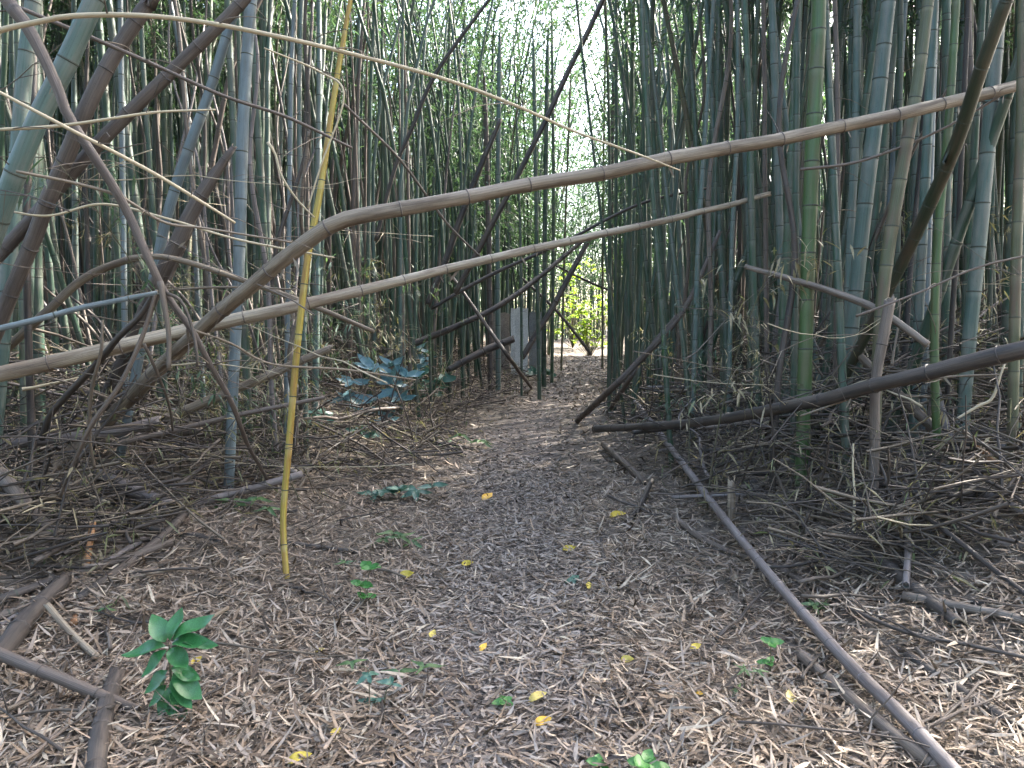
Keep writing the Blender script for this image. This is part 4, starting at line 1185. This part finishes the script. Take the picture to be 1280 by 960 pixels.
spots = []
cells = {}
tries = 0
while len(spots) < 4200 and tries < 260000:
    tries += 1
    y = 5.6 + 46 * rng.random() ** .95
    x = rng.uniform(-1, 1) * (.78 * y + 2.0)
    d = x - cx(y)
    edge = np.interp(y, [5, 9, 30], [1.9, 1.2, .95] if d < 0 else [1.6, 1.15, .95]) + .12 * math.sin(y * 1.3) + .35 * abs(rng.normal())
    if y > 40: edge = 0
    if abs(d) < edge: continue
    u = uof(x, y)
    if y < 20 and 612 < u < 700: continue
    if y < 38 and 694 < u < 752: continue
    if y > 39 and 600 < u < 800 and rng.random() < .35: continue
    if y < 7.0 and -150 < u < 1500 and d < 0 and u > 60: continue
    if y < 7.4 and d > 0 and u > 640 and rng.random() < .75: continue
    if y < 11 and 520 < u < 850: continue
    if y < 9 and 400 < u < 965: continue
    if y < 11.5 and 400 < u < 580: continue
    if y > 15 and 560 < u < 880 and rng.random() < .2: continue
    if d > 0 and y > 13 and u > 800 and rng.random() < .42: continue
    if in_beam(x, y, 12.5): continue
    key = (int(x / .4), int(y / .4))
    if any(math.hypot(x - a, y - b) < (.17 if y < 14 else .26) for i in (-1, 0, 1) for j in (-1, 0, 1) for a, b in cells.get((key[0] + i, key[1] + j), ())): continue
    cells.setdefault(key, []).append((x, y))
    spots.append((x, y))
vis = [q for q in spots if -30 < uof(*q) < 1310]
vis.sort(key=lambda q: q[1])
one_by_one = vis[:255]
rest = [q for q in spots if q not in set(one_by_one)]
for k in range(640):  # unseen culms beside and behind the camera, added to block sky light
    y = rng.uniform(-16, 6.5)
    x = rng.uniform(-1, 1) * 14
    if abs(x) < 2.2 and y > -11 or (y > -1 and abs(x) < .85 * max(0, y) + 1.9): continue
    rest.append((x, y))
BACK = 'far culms'
for n_, (x, y) in enumerate(one_by_one):
    left = x < cx(y)
    z = float(hgt(x, y))
    dead = rng.random() < (.42 if left else .18)
    place = "the dense grove behind the yellow cane" if left else "the grove behind the thick dark fallen pole"
    ta = rng.uniform(0, 6.28)
    sc_ = rng.uniform(.62, 1.0) if 400 < uof(x, y) < 960 else rng.uniform(.6, .98)
    inward = abs(x - cx(y)) < 3.6 and y > 11
    if dead:
        me, r0 = deadvars[int(rng.integers(6))]
        o = link("dead_culm", me)
        mt = ['dead', 'dark', 'grey'][int(rng.choice(3, p=[.5, .35, .15]))]
        tilt = abs(rng.normal(0, .16))
        word = {'dead': 'brown', 'dark': 'near black', 'grey': 'pale grey'}[mt]
        cat, grp = "dead culm", "dead culms in " + place
    else:
        k = int(rng.integers(10))
        me, cm, r0 = variants[k]
        o = link("bamboo_culm", me)
        mt = ['green', 'teal', 'olive', 'blue'][int(rng.choice(4, p=[.72, .15, .11, .02]))]
        if not (abs(x - cx(y)) < 3.0 and y < 16 and rng.random() < .7):
            c = link("foliage", cm, o)
        tilt = abs(rng.normal(0, .07)) if rng.random() < .85 else rng.uniform(.1, .35)
        word = {'green': 'green', 'teal': 'dusty teal', 'olive': 'olive', 'blue': 'blue grey'}[mt]
        cat, grp = "bamboo culm", "living culms in " + place
    if inward and rng.random() < .35:                    # stems at the path's edge lean out over it to the light
        ta = (math.pi / 2 if left else -math.pi / 2) + rng.normal(0, .5)
        tilt = rng.uniform(.04, .26)
    o.material_slots[0].link = 'OBJECT'
    o.material_slots[0].material = M[mt]
    lean = math.sin(ta) * tilt * (1 if left else -1)    # > 0: towards the path
    size = 'slim' if r0 * sc_ < (.04 if not dead else .03) else ('stout' if r0 * sc_ > (.052 if not dead else .038) else 'medium')
    how = 'tilted to the path' if lean > .07 else ('tilted off the path' if lean < -.07 else 'standing upright')
    row = 'close behind' if y < 9.5 else ('well behind' if y < 12 else 'deep behind')
    tag(o, "%s %s %s %s %s %s" % (size, word, 'dead culm' if dead else 'culm', how, row, near(x, y, z + (1.2 if n_ % 2 else 2.6))), cat, grp)
    o.location = (x, y, z)
    o.rotation_euler = (tilt * math.cos(ta), tilt * math.sin(ta), rng.uniform(0, 6.28))
    o.scale = (sc_, sc_, rng.uniform(.9, 1.1))

# the rest of the culms, past three hundred, and the added unseen ones: one object, leaves another
mb = MB()
lb = MB()
for (x, y) in rest:
    z = float(hgt(x, y))
    dead = rng.random() < .25 and not 540 < uof(x, y) < 900
    H = rng.uniform(5, 9) if dead else rng.uniform(9, 13.5)
    th, ln = rng.uniform(0, 6.28), abs(rng.normal(0, .8))
    cv = culm_curve(H, ln, 0.3 if dead else rng.uniform(.6, 3), th)
    zs = np.linspace(0, H, 9)
    p = np.array([cv(q) for q in zs]) + [x, y, z]
    r0 = rng.uniform(.028, .052)
    tube(mb, p, r0 * (1 - .75 * np.linspace(0, 1, 9) ** 1.5), 6, (1 if rng.random() < .7 else 2) if dead else (0 if rng.random() < .75 else 3), rng.random(), 0, 0, cap=False)
    if not dead:
        n = 300 if y < 30 else 230
        if 14 < y and 610 < uof(x, y) < 880: n = 300
        elif 14 < y and 440 < uof(x, y) < 610: n = 170
        if 4 < y < 15 and abs(x - float(cx(y))) < 3.6: n = 35
        if y > 12 and uof(x, y) > 930: n = 150
        if y < 5.6: n = 340  # thicker crowns on the added unseen culms hold back the sky light
        h = H * rng.uniform(.50 if y < 24 and not 540 < uof(x, y) < 880 else .28, 1, n)
        h = np.round(h * 3) / 3 + rng.normal(0, .05, n)
        c = np.array([cv(min(q, H)) for q in h]) + [x, y, z]
        aa = np.round(rng.uniform(0, 6.28, n) * 1.6 + h * 2) / 1.6
        rr = 1.35 * rng.random(n) ** .6 * (1.2 - .75 * h / H)
        pos = c + np.stack([np.cos(aa) * rr, np.sin(aa) * rr, .35 * rr - .45 * rr ** 2 + rng.normal(0, .08, n)], 1)
        dd = np.stack([np.cos(aa), np.sin(aa), -.4 * np.ones(n)], 1) + rng.normal(0, .6, (n, 3))
        sc_ = 1.0 if y < 20 else 1.35
        leaf_quads(lb, pos, dd, .21 * sc_ * rng.uniform(.6, 1.2, n), .036 * sc_ * rng.uniform(.7, 1.2, n), 0, rng.random() * .5 + rng.random(n) * .5)
tag(mb.build("bamboo_thicket", ['green', 'dead', 'dark', 'teal']), kind='stuff')
tag(lb.build("bamboo_thicket_foliage", ['leaf']), kind='stuff')

# foliage of the far edge of the wood
n = 110000
y = rng.uniform(38, 62, n)
x = rng.uniform(-1, 1, n) * (.72 * y + 3)
top = 8 + 5 * np.sin(x * .35 + 1) * np.sin(y * .3) + 2.5 * np.sin(x * 1.1)
u_ = 640 + F * x / y
top = np.where((u_ > 560) & (u_ < 960), top * .95, top + 3)
z = hgt(x, y) + top * rng.random(n) ** .9
cl = np.sin(x * 1.9 + z * 1.1) + np.sin(z * 2.1 - y * 1.3 + 2) + np.sin(y * 1.7 + x * .8)
k = cl + rng.normal(0, .5, n) > -.35
k &= ~((np.abs((x - 3.2) * math.cos(SUN_AZ) - (y - 37) * math.sin(SUN_AZ)) < 4.5) & ((x - 3.2) * math.sin(SUN_AZ) + (y - 37) * math.cos(SUN_AZ) < 16) & (z > 1.5 + .9 * ((x - 3.2) * math.sin(SUN_AZ) + (y - 37) * math.cos(SUN_AZ) - 4)))
k |= (np.abs(u_ - 730) < 220) & (y > 46) & (z - hgt(x, y) < 5.5) & (rng.random(n) < .8)
lb = MB()
leaf_quads(lb, np.stack([x, y, z], 1)[k], rng.normal(0, .7, (k.sum(), 3)) + [0, 0, -.3], rng.uniform(.22, .42, k.sum()), rng.uniform(.05, .10, k.sum()), 0, rng.random(k.sum()))
n = 50000
y = rng.uniform(48, 66, n)
u_ = rng.uniform(600, 910, n)
x = (u_ - 640) / F * y
z = hgt(x, y) + 18 * rng.random(n)
cl = np.sin(x * 1.3 + z * .9) + np.sin(z * 1.7 - y * .8 + 2) + np.sin(y * 1.1 + x * .6 + z * .5)
k = cl + rng.normal(0, .5, n) > -.25
leaf_quads(lb, np.stack([x, y, z], 1)[k], rng.normal(0, .6, (k.sum(), 3)) + [0, 0, -.5], rng.uniform(.22, .42, k.sum()), rng.uniform(.05, .10, k.sum()), 0, rng.random(k.sum()))
tag(lb.build("distant_foliage", ['leaf']), kind='stuff')

# sunlit yellow green shrub in the clearing past the crest
for bu, d_, n_, hh, lab in ((737, 33.0, 60, 2.5, "sunlit yellow green shrub in the clearing past the path crest"), (812, 35.0, 26, 2.2, "smaller sunlit shrub showing between the far thin culms"),
                             (716, 38.0, 60, 4.2, "tall sunlit shrub at the back of the clearing, by the boards"), (768, 39.0, 60, 4.6, "tall sunlit shrub at the back of the clearing, behind the thickest dark culm")):
    b = P(bu, 430, d_); b[2] = hgt(b[0], b[1])
    sh = plant("shrub", lab, b)
    for k in range(n_):
        c = np.array([rng.normal(0, .6), rng.normal(0, .5), hh * rng.uniform(.2, 1)])
        stem(sh, [(0, 0, 0), c * .6, c], .01, .004)
        whorl(sh, c, 7, .24, 'sun', (-.5, .8), 1.3)


# ------------------------------------------------------------------ dead stems leaning or lying in the groves
def rand_place(side, y0, y1, m0=1.5, umax=None):
    while True:
        y = y0 + (y1 - y0) * rng.random() ** 1.3
        x = cx(y) + side * (m0 + (.72 * y) * rng.random() ** 1.1)
        if -60 < uof(x, y) < 1340: return float(x), float(y)


def put_dead(x, y, dirv, lift, group, label, mats, name="leaning_culm", cat="dead culm"):
    me, r0 = deadvars[int(rng.integers(6))]
    o = link(name, me)
    mt = mats[int(rng.integers(len(mats)))]
    o.material_slots[0].link = 'OBJECT'
    o.material_slots[0].material = M[mt]
    o.location = (x, y, float(hgt(x, y)) + lift)
    o.rotation_mode = 'QUATERNION'
    o.rotation_quaternion = Vector(dirv).to_track_quat('Z', 'Y')
    k = rng.uniform(.32, .85)
    o.scale = (k, k, rng.uniform(.3, .75))
    word = {'dead': 'brown', 'dark': 'near black', 'grey': 'pale grey'}[mt]
    d = Vector(dirv).normalized()
    p = o.location + d * 1.4
    how = ('leaning steeply' if d.z > .8 else 'leaning aslant') if d.z > .4 else 'lying low'
    way = 'tip toward the path' if d.x * (1 if x < cx(y) else -1) > .15 else ('tip into the grove' if d.x * (1 if x < cx(y) else -1) < -.15 else 'along the path')
    return tag(o, "%s %s %s %s behind %s, %s" % ('slim' if k * r0 < .02 else 'stout', word, 'pole' if name == 'fallen_culm' else 'stem', how, near(*p), way), cat, group)


for side, where in ((-1, "the grove behind the yellow cane"), (1, "the grove behind the thick dark fallen pole")):
    for k in range(80 if side < 0 else 52):
        x, y = rand_place(side, 7.5, 17, 2.2)
        th = rng.uniform(-1.9, 1.9) + (0 if side > 0 else math.pi)
        el = rng.uniform(.45, 1.25)
        put_dead(x, y, (math.cos(th) * math.cos(el), .5 * math.sin(th) * math.cos(el), math.sin(el)), -.05, "dead stems leaning in " + where,
                 None, ['dead', 'dark', 'dead', 'grey'])
    for k in range(80):
        x, y = rand_place(side, 6.2, 14, 1.3)
        if y < 8 and 380 < uof(x, y) < 760: continue
        th = rng.normal(.1, .55) + (0 if side > 0 else math.pi)
        el = rng.normal(.14, .16)
        put_dead(x, y, (math.cos(th) * math.cos(el), math.sin(th) * math.cos(el), math.sin(el)), rng.uniform(.02, .5), "dead stems lying in the brush of " + where,
                 None, ['dead', 'dark', 'grey', 'dead'], "fallen_culm")

pieces = []
for k in range(6):                                      # short straight lengths of dead culm, 1.4 m
    pth = np.array([[rng.normal(0, .008), rng.normal(0, .008), 1.4 * q / 5] for q in range(6)])
    r0 = rng.uniform(.026, .042)
    rad = lambda s, r0=r0: r0 * (1 - .12 * np.clip(s / 1.4, 0, 1))
    s, f, pl, mr = culm_rows(plen(pth), rng.uniform(.24, .34), rad)
    p, q = resample(pth, rad(np.linspace(0, 1.4, 6)), s)
    mb = MB()
    tube(mb, p, rad(s) * f, 10, 0, rng.random(), 0, .04, pl * .3, cap=True, matrow=mr)
    jagged_end(mb, p[-1], p[-1] - p[-2], rad(s[-1]), 10, 0, 0, 1, .6)
    pieces.append((mb.mesh("fallen_pole", ['dead', 'node']), r0))
for side, cnt in ((1, 34), (-1, 22)):
    for k in range(cnt):
        x, y = rand_place(side, 3.0, 8.0, 1.5 if side > 0 else 1.9)
        if side < 0 and uof(x, y) > 330: x -= 1.0
        if side > 0 and x - float(cx(y)) < 2.0 and y < 6: x += .6
        if side < 0 and y < 4.6: continue
        th = (rng.normal(-.75, .5) if side > 0 else rng.normal(-2.2, .6)) 
        me, r0 = pieces[int(rng.integers(6))]
        o = link("fallen_pole", me)
        mt = ['dead', 'dark', 'dark', 'dead', 'grey'][int(rng.integers(5))]
        o.material_slots[0].link = 'OBJECT'
        o.material_slots[0].material = M[mt]
        o.location = (x, y, float(hgt(x, y)) + rng.uniform(.0, .05))
        o.rotation_mode = 'QUATERNION'
        ln = rng.uniform(.7, 1.9)
        x2, y2 = x + math.cos(th) * ln, y + math.sin(th) * ln
        dz = float(hgt(x2, y2)) - float(hgt(x, y)) + rng.uniform(-.04, .1)
        o.rotation_quaternion = Vector((math.cos(th) * ln, math.sin(th) * ln, dz)).to_track_quat('Z', 'Y')
        kk = rng.uniform(.45, .85)
        o.scale = (kk, kk, ln / 1.4)
        word = {'dead': 'brown', 'dark': 'near black', 'grey': 'grey'}[mt]
        tag(o, "%s %s pole piece lying %s on litter near %s" % ("short" if ln < 1.1 else ("long" if ln > 1.5 else "medium"), word, "crossways" if abs(math.cos(th)) > .85 else ("lengthwise" if abs(math.sin(th)) > .85 else "aslant"), near(*o.location)), "fallen pole", "loose pole pieces on the litter")

# single sticks in the brush: shapes shared, each an object
sticks = []
SHORT = set()
for k in range(12):
    L = rng.uniform(.35, 1.3)
    if L < .75: SHORT.add(k)
    t = np.linspace(0, 1, 8)[:, None]
    p = np.array([L, 0, 0]) * (t - .5) + np.cumsum(rng.normal(0, .011 * L, (8, 3)), 0) * [.2, 1, 1]
    p[4:] += np.array([0, rng.normal(0, .08), rng.normal(0, .04)]) * L * (t[4:] - .5)
    mb = MB()
    tube(mb, p, np.linspace(rng.uniform(.005, .012), .002, 8), 6, 0, rng.random(), 0, .06)
    for q in range(int(rng.integers(0, 3))):
        a = int(rng.integers(2, 6))
        dd = np.array([rng.uniform(.4, 1), rng.normal(0, .8), rng.normal(.2, .4)]) * L * .25
        pp = p[a] + dd * np.linspace(0, 1, 5)[:, None] + rng.normal(0, .008, (5, 3)) * np.linspace(0, 1, 5)[:, None]
        tube(mb, pp, np.linspace(.004, .0014, 5), 5, 0, rng.random(), 0, .03)
    sticks.append(mb.mesh("fallen_stick", ['twig']))
for side, where, cnt in ((-1, "yellow cane and the dead branch", 110), (1, "the smooth greyish pole", 120)):
    for k in range(cnt):
        while True:
            x, y = rand_place(side, 2.6, 10.5, 1.0)
            if y > 4.2 or side * (x - cx(y)) > 1.2: break
        o = link("fallen_stick", sticks[k % 12])
        o.location = (x, y, float(hgt(x, y)) + rng.uniform(.015, .12 if y > 5 else .05))
        o.rotation_euler = (rng.uniform(0, 6.28), rng.normal(0, .16 if y > 5 else .07), rng.uniform(0, 6.28))
        mt = ['twig', 'dead', 'dark', 'twig'][int(rng.integers(4))]
        o.material_slots[0].link = 'OBJECT'
        o.material_slots[0].material = M[mt]
        word = {'twig': 'pale brown', 'dead': 'grey brown', 'dark': 'blackish'}[mt]
        tag(o, "%s %s stick lying %s %s" % ("short" if k % 12 in SHORT else "long", word, "loose in the brush near" if y > 5 else "on the litter by", near(*o.location)), "stick", "loose sticks near " + where)

# dry side branches of fallen canes hanging in the air of the grove's edge
airs = []
for k in range(9):
    L = rng.uniform(.7, 1.9)
    t = np.linspace(0, 1, 10)[:, None]
    p = np.array([L, 0, 0]) * (t - .5) + np.array([0, 0, -.14 * L]) * (2 * t - 1) ** 2 * rng.uniform(-.3, 1) + np.cumsum(rng.normal(0, .006 * L, (10, 3)), 0)
    mb = MB()
    tube(mb, p, np.linspace(rng.uniform(.003, .0055), .0013, 10), 6, 0, rng.random(), 0, .05)
    for q in range(int(rng.integers(2, 6))):
        a = int(rng.integers(2, 9))
        dd = np.array([rng.uniform(.3, 1), rng.normal(0, .6), rng.normal(0, .6)]) * L * rng.uniform(.1, .3)
        tt = np.linspace(0, 1, 5)[:, None]
        tube(mb, p[a] + dd * tt + rng.normal(0, .008, (5, 3)) * tt, np.linspace(.0026, .001, 5), 4, 0, rng.random(), 0, .03)
    airs.append(mb.mesh("dry_twig", ['straw']))
for k in range(86):
    side = -1 if k < 56 else 1
    while True:
        x, y = rand_place(side, 4.2, 9.5, 1.5)
        u = uof(x, y)
        if (u < 520 if side < 0 else u > 900) and not (y < 5 and u > 330): break
    o = link("dry_twig", airs[k % 9])
    z = float(hgt(x, y)) + rng.uniform(.35, 3.0 if side < 0 else 1.6)
    o.location = (x, y, z)
    o.rotation_euler = (rng.uniform(0, 6.28), rng.normal(0, .35), rng.normal(0, .6) + (math.pi if rng.random() < .5 else 0))
    mt = ['straw', 'twig', 'dead', 'twig'][int(rng.integers(4))]
    o.material_slots[0].link = 'OBJECT'
    o.material_slots[0].material = M[mt]
    word = {'straw': 'pale straw', 'twig': 'brown', 'dead': 'grey brown'}[mt]
    size = 'short' if airs[k % 9].vertices[0].co.length < .6 else 'long'
    tag(o, "%s %s bare forked twig hanging %s near %s" % (size, word, "level" if abs(o.rotation_euler[1]) < .15 else "aslope", near(x, y, z)), "twig", "bare twigs hanging at the grove edge")

# tangled brushwood past counting
mb = MB()
lb = MB()
for k in range(11000):
    side = -1 if rng.random() < .5 else 1
    x, y = rand_place(side, 4.4, 20, .95)
    if abs(x - float(cx(y))) < np.interp(y, [4, 6, 9], [2.6, 2.2, .95] if side < 0 else [1.9, 1.75, 1.5]): continue
    if side > 0 and y > 9 and abs(x - float(cx(y))) < 1.5 - .1 * (y - 9): continue
    g = np.array([x, y, float(hgt(x, y))])
    off = abs(x - float(cx(y)))
    up = min(.9, max(.08, .14 + (.48 if side > 0 else .36) * (off - 1.3))) * (1 if y > 5.5 else .4)
    L = rng.uniform(.25, 1.1) * (1.25 if y > 8 else 1)
    th = rng.uniform(0, 6.28); el = rng.normal(0, .24)
    if rng.random() < .12: el = rng.uniform(.5, 1.4)
    d = np.array([math.cos(th) * math.cos(el), math.sin(th) * math.cos(el), math.sin(el)])
    t = np.linspace(-.5, .5, 5)[:, None]
    p = g + [0, 0, up * rng.random() ** 1.6 + .01 + abs(d[2]) * L * .4] + d * L * t + rng.normal(0, .011 * L, (5, 3))
    r = rng.uniform(.0022, .0065) if rng.random() < .6 else rng.uniform(.006, .015)
    tube(mb, p, np.linspace(r, r * .45, 5), 4, int(rng.choice(3, p=[.44, .53, .03])), rng.random(), 0, 0, cap=False)
    if rng.random() < .32:
        nn = int(rng.integers(2, 6))
        kk = rng.integers(0, 5, nn)
        leaf_quads(lb, p[kk], rng.normal(0, .7, (nn, 3)) + [0, 0, -.7], rng.uniform(.07, .17, nn), rng.uniform(.008, .02, nn), 0, rng.random(nn))
tag(mb.build("brushwood", ['twig', 'dark', 'straw']), kind='stuff')
tag(lb.build("brushwood_dry_leaves", ['dryleaf']), kind='stuff')

# slender leafy canes standing in front of the groves
canes = []
for k in range(6):
    H = rng.uniform(1.6, 3.2)
    lean = rng.normal(0, .5, 2)
    t = np.linspace(0, 1, 9)[:, None]
    p = np.array([0, 0, H]) * t + np.array([lean[0], lean[1], -.25 * H * rng.random()]) * t ** 2.2
    mb = MB()
    tube(mb, p, np.linspace(.007, .002, 9), 6, 0, rng.random(), 0, .03)
    me = mb.mesh("leafy_cane", ['olive'])
    acc = []
    mb = MB()
    for q in range(16):
        f = rng.uniform(.3, 1)
        th = rng.uniform(0, 6.28)
        p0 = np.array([np.interp(f, t[:, 0], p[:, c]) for c in range(3)])
        d = np.array([math.cos(th), math.sin(th), rng.uniform(.1, .8)])
        acc.append(branch_leaves(mb, p0, d, rng.uniform(.2, .6), 9, .14, .017, 1, 0, .5, .0022))
    b, d, l, ww, tt = [np.concatenate(q) for q in zip(*acc)]
    leaf_cloud(mb, b, d, l, ww, 0, tt, None, droop=.3)
    fm = mb.mesh("foliage", ['leaf', 'twig'])
    canes.append((me, fm))
for k in range(46):
    side = -1 if k < 34 else 1
    while True:
        x, y = rand_place(side, 6.2, 13, 1.6)
        if (side > 0 or uof(x, y) > 180) and not (y < 10 and 395 < uof(x, y) < 600): break
    me, fm = canes[k % 6]
    o = link("leafy_cane", me)
    c = link("foliage", fm, o)
    if rng.random() < .45:
        c.material_slots[0].link = 'OBJECT'
        c.material_slots[0].material = M['dryleaf']
    o.location = (x, y, float(hgt(x, y)) - .03)
    o.rotation_euler = (rng.normal(0, .15), rng.normal(0, .15), rng.uniform(0, 6.28))
    s_ = rng.uniform(.7, 1.2)
    o.scale = (s_, s_, s_)
    w_ = "behind the yellow cane" if side < 0 else "among the culms by the dark pole"
    look = "dry leaved" if c.material_slots[0].link == 'OBJECT' else "green leaved"
    tag(o, "%s %s slender young cane standing by %s" % ("tall" if s_ > .95 else "short", look, near(x, y, float(hgt(x, y)) + .8)), "cane", "leafy canes " + w_)

# look-alikes in one group that share a label: told apart by how near the path they stand
ORD = ["nearest", "second nearest", "third nearest", "fourth nearest", "fifth nearest", "sixth nearest", "seventh nearest", "eighth nearest", "ninth nearest", "tenth nearest"]
same = {}
for o in col.objects:
    if o.parent is None and o.get('group'):
        same.setdefault((o['group'], o['label']), []).append(o)
for (g_, lab), lst in same.items():
    if 1 < len(lst) <= 10:
        lst.sort(key=lambda o: abs(uof(o.location.x, o.location.y) - uof(float(cx(o.location.y)), o.location.y)))
        for k, o in enumerate(lst):
            t = lab.replace("standing ", "").replace("lying ", "").replace(" bare forked", "") + ", " + ORD[k] + " the path"
            for a, b in ((", tip toward the path", " tipped pathward"), (", tip into the grove", " tipped inward"), ("tilted to the path", "tilted pathward"), ("tilted off the path", "tilted outward"),
                         ("medium ", ""), ("slender ", ""), (" young", ""), ("leaning aslant", "aslant"), ("upright ", "")):
                if len(t.split()) > 16: t = t.replace(a, b)
            if len(t.split()) <= 16: o['label'] = t
